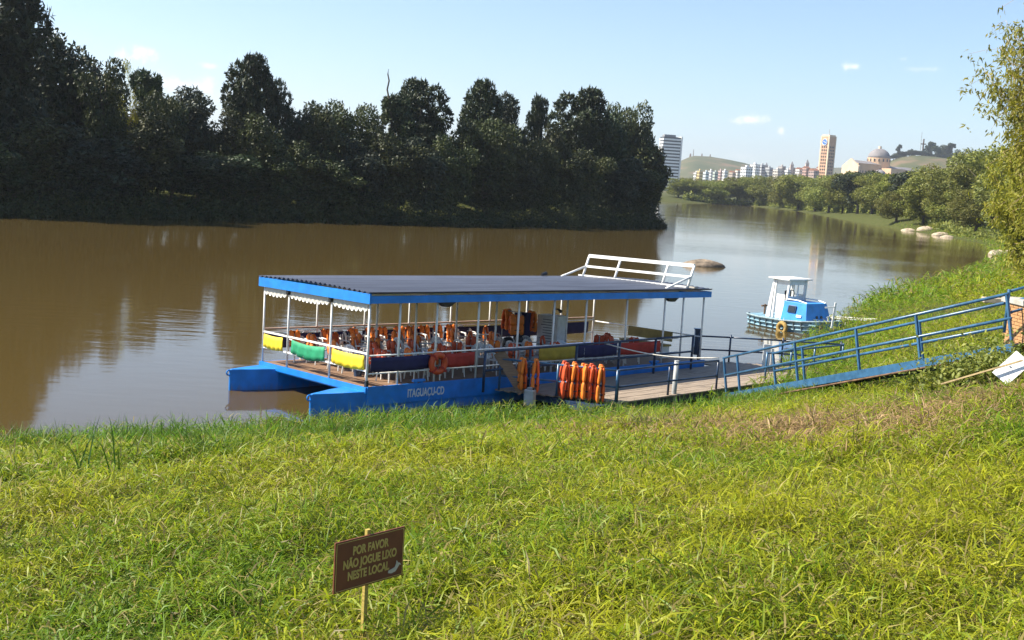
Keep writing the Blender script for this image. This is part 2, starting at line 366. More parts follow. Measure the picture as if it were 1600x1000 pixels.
# water: murky brown river with small ripples
wm = bpy.data.materials.new('river_water'); wm.use_nodes = True; n = wm.node_tree.nodes; l = wm.node_tree.links
b = n['Principled BSDF']; b.inputs['Base Color'].default_value = (.08, .054, .016, 1); b.inputs['Roughness'].default_value = .055; b.inputs['IOR'].default_value = 1.333
g = n.new('ShaderNodeNewGeometry')
mpg = n.new('ShaderNodeMapping'); mpg.inputs['Rotation'].default_value = (0, 0, math.radians(-40)); mpg.inputs['Scale'].default_value = (.5, 1.3, 1); l.new(g.outputs['Position'], mpg.inputs[0])
q1 = n.new('ShaderNodeTexNoise'); q1.inputs['Scale'].default_value = 1.1; q1.inputs['Detail'].default_value = 4; l.new(mpg.outputs[0], q1.inputs['Vector'])
q2 = n.new('ShaderNodeTexNoise'); q2.inputs['Scale'].default_value = .045; q2.inputs['Detail'].default_value = 3; l.new(mpg.outputs[0], q2.inputs['Vector'])
m2 = n.new('ShaderNodeMapRange'); m2.inputs['From Min'].default_value = .42; m2.inputs['From Max'].default_value = .68; m2.inputs['To Min'].default_value = .12; m2.inputs['To Max'].default_value = .6; l.new(q2.outputs['Fac'], m2.inputs['Value'])
bp = n.new('ShaderNodeBump'); bp.inputs['Distance'].default_value = .035; l.new(m2.outputs[0], bp.inputs['Strength']); l.new(q1.outputs['Fac'], bp.inputs['Height']); l.new(bp.outputs[0], b.inputs['Normal'])
wv = [(-900, -400, 0), (900, -400, 0), (900, 900, 0), (-900, 900, 0)]
tag(MB().add(wv, [(0, 1, 2, 3)]).build('river_water', wm), 'calm murky brown river', kind='structure')

# ------------------------------------------------------------------ foliage generators
def leaf_quads(P, D, N, L, W):
    """rhombic leaves: base P, direction D, normal N, length L, width W"""
    S = np.cross(D, N); S /= np.linalg.norm(S, axis=1, keepdims=True)+1e-9
    Nn = np.cross(S, D)
    L = L[:, None]; W = W[:, None]
    a = P; c = P+D*L-Nn*L*.12; m = P+D*L*.45; b_ = m+S*W*.5; d_ = m-S*W*.5
    V = np.stack([a, b_, c, d_], 1).reshape(-1, 3); k = np.arange(len(P))*4
    T = np.concatenate([np.stack([k, k+1, k+2], 1), np.stack([k, k+2, k+3], 1)])
    return V, T
def unit(v): return v/(np.linalg.norm(v, axis=1, keepdims=True)+1e-9)
def crown_arrays(r, lobes, n, size, style='broad', droop=0.):
    """leaf clumps spread through a set of ellipsoid lobes"""
    lob = np.array(lobes); vol = (lob[:, 3]*lob[:, 4]*lob[:, 5])**(2/3); idx = r.choice(len(lob), n, p=vol/vol.sum())
    dirs = unit(r.normal(size=(n, 3))); rad = 1-np.abs(r.normal(0, .17, n)); rad = np.clip(rad, .2, 1.06)
    bumpy = 1+.16*np.sin(dirs[:, 0]*7+idx)*np.sin(dirs[:, 1]*6+idx*2)*np.sin(dirs[:, 2]*7+idx*3)
    P = lob[idx, :3]+dirs*lob[idx, 3:6]*(rad*bumpy)[:, None]
    out = unit(dirs/lob[idx, 3:6]+0)
    if style == 'rosette':                                   # stiff tufts of leaves standing out of the crown
        k = 7; P = np.repeat(P, k, 0); out = np.repeat(out, k, 0); m = len(P)
        out2 = unit(out+np.array([0, 0, .35])); D = unit(out2*.7+unit(r.normal(size=(m, 3)))*.9); N = unit(out+r.normal(size=(m, 3))*.4)
        L = size*r.uniform(.7, 1.3, m); W = L*.34
        return leaf_quads(P+r.normal(size=(m, 3))*.05, D, N, L, W)
    D = unit(r.normal(size=(n, 3))+out*.5+np.array([0, 0, -droop])); N = unit(out+np.array([0, 0, .3])+r.normal(size=(n, 3))*.55)
    L = size*r.uniform(.6, 1.35, n); W = L*(.6 if style == 'broad' else .22)
    return leaf_quads(P, D, N, L, W)
def make_lobes(r, h, w, base, nl, top=1., core=1.):
    """lobes of a crown of height h, half width w, starting at base"""
    L = [(0, 0, (h+base)/2, w*.72*core, w*.72*core, (h-base)*.46*(1 if core == 1 else .8))]
    for i in range(nl):
        t = r.uniform(.05, 1); z = base+(h-base)*(.15+.78*t); q = w*(.35+.6*math.sin(math.pi*min(1, .2+.75*(1-t)))*r.uniform(.6, 1.1))*(1 if t < .7 else top)
        a = r.uniform(0, 6.28); s = w*r.uniform(.2, .46)
        L.append((q*math.cos(a)*.8, q*math.sin(a)*.8, min(z, h-s*.7), s, s, s*r.uniform(.7, 1.05)))
    return L
def trunk_mb(r, h, w, base, rad, nb=6):
    mb = MB(); top = h*.8; bend = [Vector((r.normal(0, .25), r.normal(0, .25), 0)) for _ in range(5)]
    pts = [Vector((0, 0, -1.2))]+[Vector((0, 0, top*t))+bend[i]*t*1.5 for i, t in enumerate((.15, .35, .6, .8, 1))]
    mb.tube(pts, [rad*1.35, rad, rad*.8, rad*.6, rad*.4, rad*.12], 7)
    for i in range(nb):
        t = r.uniform(.3, .75); p = Vector((0, 0, top*t))+bend[3]*t; a = r.uniform(0, 6.28); q = w*r.uniform(.5, .85)
        e = p+Vector((math.cos(a)*q, math.sin(a)*q, (h-top*t)*r.uniform(.25, .6))); mid = (p+e)/2+Vector((0, 0, -.1*q))
        mb.tube([p, mid, e], [rad*.4, rad*.25, rad*.05], 5)
    return mb
M_LDARK = leaf_mat('leaf_dark', [(.012, .022, .009), (.022, .038, .013), (.038, .057, .015), (.058, .07, .02)], .12)
M_LMID = leaf_mat('leaf_mid', [(.016, .025, .008), (.03, .042, .01), (.052, .062, .013), (.085, .085, .02)], .15)
M_LBAMBOO = leaf_mat('leaf_bamboo', [(.14, .17, .018), (.25, .265, .022), (.35, .34, .03), (.36, .32, .05)], .45)
M_LGREY = leaf_mat('leaf_greyish', [(.016, .025, .012), (.03, .042, .02), (.05, .062, .028)], .12)
PROTO = []
def proto(seed, w, base, nl, n, size, style, m, top=1., rad=.22, droop=0., core=.4):
    r = np.random.default_rng(seed); lobes = make_lobes(r, 10, w, base, nl, top, core if style == 'rosette' else .9)
    V, T = crown_arrays(r, lobes, n, size, style, droop)
    cr = mesh_np('crown', V, T, m); tk = trunk_mb(r, 10, w, base, rad).build('trunk', M_BARK, smooth=True)
    data = (cr.data, tk.data, float(w)); bpy.data.objects.remove(cr); bpy.data.objects.remove(tk); PROTO.append(data)
proto(1, 3.6, 1.2, 14, 9000, .36, 'broad', M_LDARK)              # 0 broad dome
proto(2, 3.1, 2.0, 15, 1500, .42, 'rosette', M_LDARK, .8)         # 1 tufted crown
proto(3, 3.4, .3, 18, 9000, .34, 'broad', M_LMID)                # 2 full to the ground
proto(4, 2.5, 2.8, 11, 1000, .44, 'rosette', M_LDARK, .7)        # 3 slender tufted
proto(5, 4.2, .4, 18, 10000, .36, 'broad', M_LMID)               # 4 wide bush
proto(6, 3.2, .2, 16, 9000, .36, 'broad', M_LGREY, droop=.6)     # 5 vine covered
proto(7, 3.2, 1.0, 17, 1600, .40, 'rosette', M_LGREY, .9)        # 6 tufted grey green
proto(8, 2.4, 1.5, 15, 4200, .30, 'narrow', M_LBAMBOO, .9, .1, .8)   # 7 airy feathery
M_LLIGHT = leaf_mat('leaf_light', [(.07, .09, .018), (.135, .155, .024), (.21, .215, .035), (.25, .235, .05)], .32)
proto(31, 3.6, .4, 18, 10000, .34, 'broad', M_LLIGHT)            # 8 light rounded
proto(32, 4.0, .2, 20, 10000, .32, 'broad', M_LLIGHT, droop=.5)  # 9 light drooping
def tree(name, k, x, y, h, w, label, group=None, z=None, rz=None, cat='tree'):
    z = gz(x, y) if z is None else z
    cr, tk, pw = PROTO[k]; o = empty(name, Matrix.Translation((x, y, z)), label, cat, group)
    s = h/10; sw = w/pw
    o.rotation_euler.z = random.uniform(0, 6.28) if rz is None else rz
    o.scale = (sw, sw, s)
    link(bpy.data.objects.new('crown', cr), o); link(bpy.data.objects.new('trunk', tk), o)
    return o

# ------------------------------------------------------------------ wooded far bank
def bank_y(px, back):
    """point behind the far-bank shoreline seen in column px"""
    d = ray(px, 300); ys = np.arange(95.5, 330, .5); xs = d[0]*ys/d[1]; k = river_sd(xs, ys) > back
    if k.any(): return xs[np.argmax(k)], ys[np.argmax(k)]
    p = at_y(px, 300, 215); return p[0], p[1]
SHAPE = ['broad domed', 'tufted', 'round full', 'slender tufted', 'wide bushy', 'vine-draped', 'tufted grey-green', 'feathery', 'light rounded', 'light drooping']
skyline = [(-90, -30, 80, 0, 9), (-10, -48, 75, 1, 10), (28, 22, 40, 6, 7), (115, 42, 62, 0, 12), (165, 90, 34, 2, 7), (203, 82, 22, 7, 14), (232, 112, 28, 3, 12), (292, 126, 48, 5, 10), (250, 150, 40, 4, 6), (338, 172, 40, 2, 7), (392, 86, 38, 1, 10),
           (432, 118, 28, 6, 9), (408, 180, 40, 2, 4), (470, 152, 34, 5, 9), (505, 170, 36, 2, 6), (548, 164, 40, 4, 8), (592, 182, 30, 2, 6), (662, 124, 42, 1, 10), (622, 152, 30, 3, 9), (712, 186, 30, 2, 6), (757, 128, 34, 1, 9), (800, 143, 30, 6, 10),
           (770, 190, 45, 4, 4), (842, 153, 18, 3, 9), (858, 196, 30, 2, 5), (906, 139, 44, 1, 9), (950, 172, 32, 0, 8), (985, 168, 36, 4, 8), (1012, 186, 24, 0, 7), (1028, 226, 16, 5, 4)]
skyline.sort(key=lambda t: t[0])
for i, (px, ty, hw, k, back) in enumerate(skyline):
    x, y = bank_y(px, back); p = at_y(px, ty, y); z0 = gz(x, y)
    tree('bank_tree', k, p[0], y, p[2]-z0, hw*y/F*1.12, '%s dark tree, %s from left on the far bank skyline' % (SHAPE[k], ORD[i]), 'trees on the wooded far bank')
# lower front row hanging over the water
front = []
px = -140
while px < 1045:
    front.append(px); px += random.uniform(34, 52)
for i, px in enumerate(front):
    x, y = bank_y(px, random.uniform(2.0, 4.5)); k = random.choice([2, 4, 5, 5, 0, 2]); ty = random.uniform(205, 255)+(-40 if px < 250 else 0)+(25 if px > 990 else 0)
    p = at_y(px, ty, y); tree('bank_tree', k, p[0], y, p[2]-gz(x, y), random.uniform(3.2, 4.6), 'low %s tree, %s from left along the far bank waterline' % (SHAPE[k], ORD[i]), 'low trees at the edge of the far bank')
for i in range(22):                                                   # deep rows that close the wood
    px = -120+i*53; x, y = bank_y(px, random.uniform(14, 22)); k = random.choice([0, 2, 4])
    p = at_y(px, 205+random.uniform(-8, 20)+(-60 if px < 230 else 0), y)
    if px < 1005: tree('bank_tree', k, p[0], y, p[2]-gz(x, y), random.uniform(5, 6), 'shaded tree deep inside the wood of the far bank', 'shaded trees inside the wood')
# undergrowth wall
r = np.random.default_rng(5); n_ = 85000
segs = [((-110, 62), (-80, 82)), ((-80, 82), (-48, 107)), ((-48, 107), (-30, 132)), ((-30, 132), (-9, 150)), ((-9, 150), (24.5, 196)), ((24.5, 196), (23.5, 206)), ((23.5, 206), (4, 240))]
ls = np.array([math.dist(a, b_) for a, b_ in segs]); si = r.choice(len(segs), n_, p=ls/ls.sum()); t = r.uniform(0, 1, n_)
SA = np.array([s[0] for s in segs], float)[si]; SB = np.array([s[1] for s in segs], float)[si]
dd = unit(SB-SA); nn = np.stack([-dd[:, 1], dd[:, 0]], 1)
back = np.abs(r.normal(0, 2.2, n_))-.7; Pxy = SA+(SB-SA)*t[:, None]+nn*back[:, None]
hmax = 4.6+1.8*np.sin(Pxy[:, 0]*.23)+1.2*np.sin(Pxy[:, 0]*.61+2); Pz = np.maximum(height(Pxy[:, 0], Pxy[:, 1]), .05)+np.abs(r.normal(0, .55, n_))*hmax*np.clip((back+1.2)/2.5, .15, 1)
P3 = np.column_stack([Pxy, Pz]); D = unit(r.normal(size=(n_, 3))+np.array([.4, -.4, -.5])); N = unit(r.normal(size=(n_, 3))+np.array([.5, -.5, .6]))
V, T = leaf_quads(P3, D, N, r.uniform(.22, .5, n_), r.uniform(.1, .24, n_))
tag(mesh_np('undergrowth', V, T, M_LMID), 'tangled dark undergrowth along the foot of the wooded bank', 'undergrowth', kind='stuff')
# bare dead branch above the wood
x, y = bank_y(606, 9); pts = [at_y(q[0], q[1], y) for q in ((612, 200), (609, 160), (605, 140), (608, 126), (606, 116), (607, 108))]
tag(MB().tube(pts, [.16, .13, .12, .11, .09, .05], 6).build('dead_branch', M_BARK, smooth=True), 'bare dead branch standing up above the far-bank trees', 'branch')

# ------------------------------------------------------------------ right bank trees
rb = [(1062, 280, 20, 2, 640), (1085, 279, 22, 4, 650), (1112, 284, 20, 5, 640), (1135, 283, 20, 2, 655), (1155, 277, 24, 0, 670), (1180, 279, 22, 5, 660), (1204, 276, 24, 4, 640), (1228, 277, 22, 2, 600), (1252, 275, 26, 0, 560), (1278, 277, 24, 5, 520), (1300, 275, 24, 4, 480), (1322, 270, 24, 0, 450),
      (1346, 263, 26, 0, 420), (1368, 276, 24, 5, 400), (1390, 272, 26, 4, 380), (1412, 271, 26, 2, 350), (1405, 300, 24, 5, 320), (1434, 266, 28, 0, 340), (1450, 278, 28, 2, 300), (1462, 262, 30, 5, 330), (1482, 258, 30, 4, 290), (1440, 296, 30, 4, 315), (1474, 288, 32, 2, 305), (1505, 268, 34, 5, 300), (1515, 246, 30, 2, 310), (1540, 236, 32, 4, 290), (1565, 240, 40, 2, 280), (1500, 300, 30, 4, 285), (1532, 298, 32, 5, 262), (1600, 230, 45, 4, 230), (1650, 225, 60, 2, 230), (1720, 240, 60, 4, 200)]
for i, (px, ty, hw, k, y) in enumerate(sorted(rb)):
    k = 0 if px in (1346, 1434) else {0: 8, 5: 9, 4: 9, 2: 8}.get(k, k)
    p = at_y(px, ty, y); z0 = gz(p[0], y)
    tree('riverside_tree', k, p[0], y, max(4, p[2]-z0), hw*y/F*1.4, '%s green tree, %s from the left along the sunlit right bank' % (SHAPE[k], ORD[i]), 'trees along the sunlit right bank')
r = np.random.default_rng(9); V_ = []; T_ = []                     # scrub between them
n_ = 26000; px_ = r.uniform(1055, 1620, n_); yy = np.interp(px_, [1055, 1180, 1280, 1400, 1500, 1620], [625, 640, 500, 330, 235, 180])+np.abs(r.normal(0, 1, n_))*8
xx = (px_-800)/F*yy; ok = river_sd(xx, yy) > 2.5; xx, yy = xx[ok], yy[ok]; m_ = len(xx)
sz = yy/260; P3 = np.column_stack([xx, yy, height(xx, yy)+np.abs(r.normal(0, 1.3, m_))*np.clip(river_sd(xx, yy)/8, .1, 1)])
V, T = leaf_quads(P3, unit(r.normal(size=(m_, 3))+np.array([0, 0, .4])), unit(r.normal(size=(m_, 3))+np.array([-.5, -.3, .6])), r.uniform(.5, 1.0, m_)*sz, r.uniform(.3, .5, m_)*sz)
tag(mesh_np('riverside_scrub', V, T, M_LLIGHT), 'low green scrub under the trees of the right bank', 'scrub', kind='stuff')

# tall bamboo-like thicket at the right edge: each clump with culms and drooping leaves
def bamboo(x, y, h, spread, nc, nleaf, seed, label, up=1.):
    r = np.random.default_rng(seed); z0 = gz(x, y); o = empty('bamboo_clump', Matrix.Translation((x, y, z0)), label, 'bamboo', 'bamboo clumps at the right edge'); mb = MB(); P = []; 
    for c in range(nc):
        a = r.uniform(0, 6.28); q = abs(r.normal(0, .5)); hh = h*r.uniform(.6, 1); e = spread*r.uniform(.3, 1)
        b0 = np.array([math.cos(a)*q, math.sin(a)*q, -.3]); pts = []
        for s in np.linspace(0, 1, 7):
            pts.append(b0+np.array([math.cos(a)*e*s**2.2, math.sin(a)*e*s**2.2, hh*(s-.16*s**3*(e/spread))]))
        mb.tube(pts, [.06*(1-.8*s) for s in np.linspace(0, 1, 7)], 5)
        pts = np.array(pts); k = nleaf//nc; s = r.beta(2.2, 1.3, k)*6; i = np.minimum(s.astype(int), 5); f = (s-i)[:, None]
        base = pts[i]*(1-f)+pts[i+1]*f
        kc = k//6; base = base[:kc]
        br = unit(r.normal(size=(kc, 3))*np.array([1, 1, .45])+np.array([math.cos(a), math.sin(a), -.1])*.3); ln_ = np.abs(r.normal(0, .8, kc))[:, None]*(.6+spread*.1)+.1
        tip = base+br*ln_+np.array([0, 0, -1])*ln_**2*.2
        for q in range(0, kc, 3): mb.tube([base[q], (base[q]+tip[q])/2+np.array([0, 0, .08]), tip[q]], .012, 3, cap=False)
        P.append(np.repeat(tip, 6, 0)+r.normal(size=(kc*6, 3))*.16)
    P = np.vstack(P); m_ = len(P); D = unit(r.normal(size=(m_, 3))*.7+np.array([0, 0, -.8])); N = unit(r.normal(size=(m_, 3))+np.array([-.6, -.2, .5]))
    V, T = leaf_quads(P, D, N, r.uniform(.28, .6, m_), r.uniform(.09, .17, m_))
    mesh_np('foliage', V, T, M_LBAMBOO, o); mb.build('culms', MATS['dry_stick'], o, smooth=True)
bamboo(39.0, 84, 28, 6.5, 36, 34000, 21, 'tallest yellow-green bamboo clump reaching the top right corner')
bamboo(41.2, 90, 18, 5.0, 28, 24000, 22, 'bushy yellow-green bamboo clump at the right edge above the rocks')
bamboo(43.2, 97, 12.5, 4.2, 24, 17000, 23, 'lower bamboo clump left of the tallest one on the right bank')
bamboo(43.5, 80, 25, 6, 24, 15000, 24, 'tall bamboo clump mostly past the right edge')
bamboo(37.6, 78, 6.5, 2.6, 18, 10000, 25, 'short bright bamboo clump hanging over the bank at the right edge')

# ------------------------------------------------------------------ far town
def wpt(px, py, y): return Vector(at_y(px, py, y))
def facade_windows(o, c, w, d, h, R, nx, nz, m, ww, wh, zb=.08, zt=.95, faces=('left', 'front')):
    for f in faces:
        for i in range(nx):
            for kz in range(nz):
                tx = -.5+(i+.5)/nx; tz = zb+(zt-zb)*(kz+.5)/nz
                lp = Vector((tx*w, -d/2-.05, tz*h)) if f == 'front' else Vector((-w/2-.05, tx*d, tz*h))
                dd_ = (ww, .3, wh) if f == 'front' else (.3, ww, wh)
                box('window', lp, dd_, m, o)
def building(name, px0, px1, ytop, ybase, y, col, label, yaw=.6, nx=4, nz=4, wcol=None, roofcol=None, cat='building', gable=False):
    p0 = wpt(px0, ytop, y); p1 = wpt(px1, ytop, y); zt = p0.z; zb = wpt((px0+px1)/2, ybase, y).z
    W = (p1-p0).length; cx = (p0.x+p1.x)/2; s = W/(math.cos(yaw)+math.sin(yaw)*.9); w, d = s, s*.9
    zg = min(zb, gz(cx, y)); h = zt-zg
    o = empty(name, Matrix.Translation((cx, y, zg)) @ Matrix.Rotation(yaw, 4, 'Z'), label, cat, 'town buildings beyond the trees' if cat == 'building' else None)
    gy = sum(col)/3; col = tuple(.62*c+.38*gy*1.0 for c in col)
    m = mat('wall_%s' % label[:24].replace(' ', '_'), col, .85, .12, .08)
    box('wall', (0, 0, h/2), (w, d, h), m, o)
    rm = mat('town_roof_red', (.28, .12, .07), .9, .2, .1) if roofcol == 'red' else mat('town_roof_grey', (.25, .25, .26), .9, .2, .1)
    if gable:
        MB().add([(-w/2-.4, -d/2-.4, h), (w/2+.4, -d/2-.4, h), (w/2+.4, d/2+.4, h), (-w/2-.4, d/2+.4, h), (-w/2-.4, 0, h+d*.3), (w/2+.4, 0, h+d*.3)], [(0, 1, 5, 4), (2, 3, 4, 5), (0, 4, 3), (1, 2, 5), (3, 2, 1, 0)]).build('roof', rm, o)
    else:
        box('roof', (0, 0, h+.3), (w*1.03, d*1.03, .6), rm, o); box('stair_head', (w*.1, d*.1, h+1.6), (w*.3, d*.3, 2.2), m, o)
    facade_windows(o, None, w, d, h, None, nx, nz, M_GLASS, w/nx*.5, min(1.6, h/nz*.5), zb=max(0, 1-12/h) if h > 12 else 0)
    return o
town = [(1084, 1092, 270, 283, 1500, (.75, .72, .66), 'small cream house at the left end of the town', 0), (1089, 1098, 267, 284, 1480, (.72, .48, .08), 'narrow yellow house in the town', 0),
        (1099, 1108, 269, 286, 1460, (.62, .72, .75), 'pale blue block beside the yellow house', 0), (1107, 1115, 267, 286, 1500, (.78, .77, .74), 'tall narrow white block right of the pale blue one', 0), (1114, 1122, 269, 286, 1470, (.45, .55, .45), 'small grey-green block in the town', 0),
        (1122, 1130, 267, 282, 1520, (.62, .36, .30), 'small pink house with flat roof', 0), (1129, 1137, 267, 280, 1480, (.8, .79, .76), 'bright white house beside the pink house', 0), (1139, 1150, 269, 280, 1560, (.55, .42, .30), 'tan house left of the white apartment block', 1), (1149, 1158, 266, 280, 1600, (.7, .62, .5), 'cream house behind the tan house', 1),
        (1158, 1176, 261, 280, 1420, (.8, .8, .79), 'broad white apartment block in the town', 0), (1172, 1188, 257, 280, 1500, (.78, .78, .77), 'tallest white apartment block of the town', 0), (1186, 1196, 258, 280, 1530, (.42, .43, .45), 'grey tower block right of the white blocks', 0), (1196, 1208, 262, 281, 1500, (.4, .41, .43), 'lower grey block with small windows', 0),
        (1208, 1222, 265, 282, 1480, (.66, .56, .46), 'beige block in the middle of the town', 0), (1216, 1228, 260, 276, 1580, (.45, .38, .34), 'brown-grey block behind the beige one', 0), (1226, 1236, 266, 282, 1480, (.8, .78, .74), 'white stepped block near the middle', 0), (1232, 1243, 262, 278, 1560, (.38, .36, .36), 'dark grey block left of the red houses', 0),
        (1243, 1256, 264, 279, 1520, (.68, .62, .56), 'pale house with a red roof', 1), (1254, 1266, 262, 279, 1500, (.55, .28, .2), 'red-brown house with a gable roof', 1), (1264, 1280, 266, 280, 1460, (.5, .30, .24), 'wide reddish house below the bell tower', 1), (1276, 1292, 262, 278, 1600, (.58, .36, .27), 'reddish house just left of the bell tower', 1)]
for px0, px1, yt, yb, y, col, lab, gab in town:
    building('town_house' if gab else 'apartment_block', px0, px1, yt, yb, y, col, lab, random.uniform(.45, .75), 3, 3, gable=bool(gab), roofcol='red' if gab else None)
for px, yt in ((1198, 254), (1238, 252), (1262, 249)):             # slim stacks
    p = wpt(px, yt, 1540); zg = gz(p.x, 1540); h = p.z-zg
    o = empty('church_spire', Matrix.Translation((p.x, 1540, zg)), 'slim spire %s' % {1198: 'above the grey tower block', 1238: 'above the dark grey block', 1262: 'above the red-brown gabled house'}[px], 'spire')
    box('shaft', (0, 0, h*.42), (4.2, 4.2, h*.84), mat('spire_wall', (.5, .42, .38), .9, .1, .2), o); MB().loft([[(-2.3, -2.3, h*.84), (2.3, -2.3, h*.84), (2.3, 2.3, h*.84), (-2.3, 2.3, h*.84)], [(-.1, -.1, h), (.1, -.1, h), (.1, .1, h), (-.1, .1, h)]]).build('cap', mat('town_roof_grey', (.25, .25, .26)), o)
# striped high-rise half hidden by the wood
y = 1150; p0 = wpt(1036, 213, y); p1 = wpt(1064, 215, y); zg = gz(p1.x, y); h = p1.z-zg; w = 19.
o = empty('high_rise', Matrix.Translation((p1.x-9.0, y+6, zg)) @ Matrix.Rotation(.12, 4, 'Z'), 'tall white high-rise with dark window bands behind the wood', 'high-rise')
box('core', (0, 0, h/2), (w-1, 15, h), mat('rise_dark', (.06, .065, .075), .4, .1, .2), o)
nb = 17
for i in range(nb): box('floor_band', (-.6, 0, h-2.5-i*h/nb), (w-1.4, 16, h/nb*.55), mat('rise_white', (.74, .74, .73), .7, .06, .1), o)
box('end_wall', (w/2-.3, 0, h/2+.4), (1.4, 16.6, h+.8), MATS['rise_white'], o); box('roof_house', (-2, 0, h+.5), (w*.6, 9, 3.4), mat('town_roof_grey', (.25, .25, .26)), o)
# bell tower with clock
y = 1500; p0 = wpt(1284, 213.5, y); p1 = wpt(1306.5, 214.5, y); W = p1.x-p0.x; yaw = .62; s = W/(math.cos(yaw)+math.sin(yaw)); zg = gz((p0.x+p1.x)/2, y); h = p0.z-zg
M_TOWER = mat('tower_brick', (.56, .33, .2), .85, .12, .15); M_TOWERL = mat('tower_stone', (.68, .52, .36), .85, .1, .15)
o = empty('bell_tower', Matrix.Translation(((p0.x+p1.x)/2, y, zg)) @ Matrix.Rotation(yaw, 4, 'Z'), 'tall brown brick bell tower with a blue clock', 'bell tower')
box('shaft', (0, 0, h/2), (s, s, h), M_TOWER, o); box('cornice', (0, 0, h+.5), (s*1.06, s*1.06, 1.0), M_TOWERL, o); box('parapet', (0, 0, h+1.8), (s*.9, s*.9, 1.6), M_TOWERL, o)
box('mast', (0, 0, h+6), (.5, .5, 8), M_GREY, o)
for c in (-1, 1):
    for q in (-1, 1): box('corner_pier', (c*s*.46, q*s*.46, h/2), (s*.12, s*.12, h*.995), M_TOWERL, o)
for i in range(12):
    for q in range(3):
        zz = h*.78-i*4.1
        box('window', (-s/2-.1, (q-1)*s*.24, zz), (.5, s*.12, 2.2), M_GLASS, o); box('window', ((q-1)*s*.24, -s/2-.1, zz), (s*.12, .5, 2.2), M_GLASS, o)
ck = MB().tube([(-s/2-.5, 0, h*.885), (-s/2+.2, 0, h*.885)], s*.3, 20).build('clock_face', mat('clock_blue', (.05, .16, .5), .5, .1, .3), o)
MB().torus((-s/2-.5, 0, h*.885), s*.3, .4, 'x', 20, 6).build('clock_ring', M_WHITE, ck); MB().beam((-s/2-.7, -s*.18, h*.87), (-s/2-.7, s*.16, h*.9), .5, .5).build('clock_hand', M_WHITE, ck)
# basilica: domed church
y = 1560; M_BAS = mat('basilica_brick', (.62, .40, .24), .85, .1, .1); M_BROOF = mat('basilica_roof', (.22, .2, .2), .8, .15, .1)
pc = wpt(1372, 262, y); zg = gz(pc.x, y)-4; yaw = .5
o = empty('basilica', Matrix.Translation((pc.x, y, zg)) @ Matrix.Rotation(yaw, 4, 'Z'), 'large brick basilica with a dark dome and a high arched front', 'church')
def zz(py): return wpt(1372, py, y).z-zg
k = y/F
dm = MB(); rings = []; R0 = 17.5*k*.95; zdb = zz(247); zdt = zz(232)
for i in range(9):
    t = i/8*math.pi/2; rings.append([(R0*math.cos(t)*math.cos(a), R0*math.cos(t)*math.sin(a), zdb+(zdt-zdb)*math.sin(t)) for a in np.linspace(0, 2*math.pi, 24, endpoint=False)])
dm.loft(rings).build('dome', M_BROOF, o, smooth=True)
MB().tube([(0, 0, zdt-1), (0, 0, zdt+3)], 2.2, 8).build('lantern', M_TOWERL, o)
MB().tube([(0, 0, zz(266)), (0, 0, zdb)], R0*1.03, 24).build('drum', M_BAS, o)
for i in range(16):
    a = i*2*math.pi/16; box('drum_window', (R0*1.04*math.cos(a), R0*1.04*math.sin(a), zdb-3.2), (.6, 1.6, 3.4), M_GLASS, o, Matrix.Rotation(a, 3, 'Z'))
hn = zz(258)
for nm, c, d in (('nave', (-26, 0, hn/2), (44, 24, hn)), ('transept', (4, -2, zz(263)/2), (26, 60, zz(263))), ('side_wing', (34, 2, zz(263)/2), (50, 20, zz(263)))):
    box(nm, c, d, M_BAS, o)
for nm, x0, x1, yw, zb in (('nave_roof', -48, -4, 13, hn), ('wing_roof', 17, 60, 11, zz(263)+.05)):
    MB().add([(x0, -yw, zb), (x1, -yw, zb), (x1, yw, zb), (x0, yw, zb), (x0, 0, zb+4), (x1, 0, zb+4)], [(0, 1, 5, 4), (2, 3, 4, 5), (0, 4, 3), (1, 2, 5), (3, 2, 1, 0)]).build(nm, M_BROOF, o)
# front gable with the great arch (faces left)
fx = -48.5; ht = zz(251); wg = 15
arch = [(fx, -wg, 0), (fx, wg, 0), (fx, wg, ht*.78), (fx, 0, ht), (fx, -wg, ht*.78)]
MB().loft([[(p[0]-2, p[1], p[2]) for p in arch], [(p[0]+1, p[1], p[2]) for p in arch]]).build('front_gable', M_TOWERL, o)
ap = [(fx-2.4, 8.5*math.cos(t), ht*.42+8.5*math.sin(t)) for t in np.linspace(0, math.pi, 13)]; ap = [(fx-2.4, 8.5, 0)]+ap+[(fx-2.4, -8.5, 0)]
MB().loft([ap, [(p[0]+.6, p[1], p[2]) for p in ap]]).build('arch_recess', M_GLASS, o)
MB().tube([(fx-2.6, 9.2*math.cos(t), ht*.42+9.2*math.sin(t)) for t in np.linspace(0, math.pi, 13)], .8, 6).build('arch_rim', M_TOWERL, o)
for i in range(8):
    box('window', (-44+i*5, -12.1, hn*.72), (1.6, .4, 3.2), M_GLASS, o)
    box('window', (20+i*5, -8.1, hn*.7), (1.6, .4, 2.6), M_GLASS, o)
    box('window', (4-9+i*2.6, -32.1, hn*.68), (1.1, .4, 2.4), M_GLASS, o)
p = wpt(1374, 276, 1380); sd_ = empty('chapel', Matrix.Translation((p.x, 1380, gz(p.x, 1380))), 'small domed chapel in front of the basilica', 'chapel'); hb = wpt(1374, 273, 1380).z-gz(p.x, 1380)
MB().tube([(0, 0, 0), (0, 0, hb)], 7, 16).build('wall', M_TOWERL, sd_)
MB().loft([[(7.2*math.cos(t)*math.cos(a), 7.2*math.cos(t)*math.sin(a), hb+6*math.sin(t)) for a in np.linspace(0, 6.283, 16, endpoint=False)] for t in np.linspace(0, 1.5, 6)]).build('dome', M_BROOF, sd_, smooth=True)
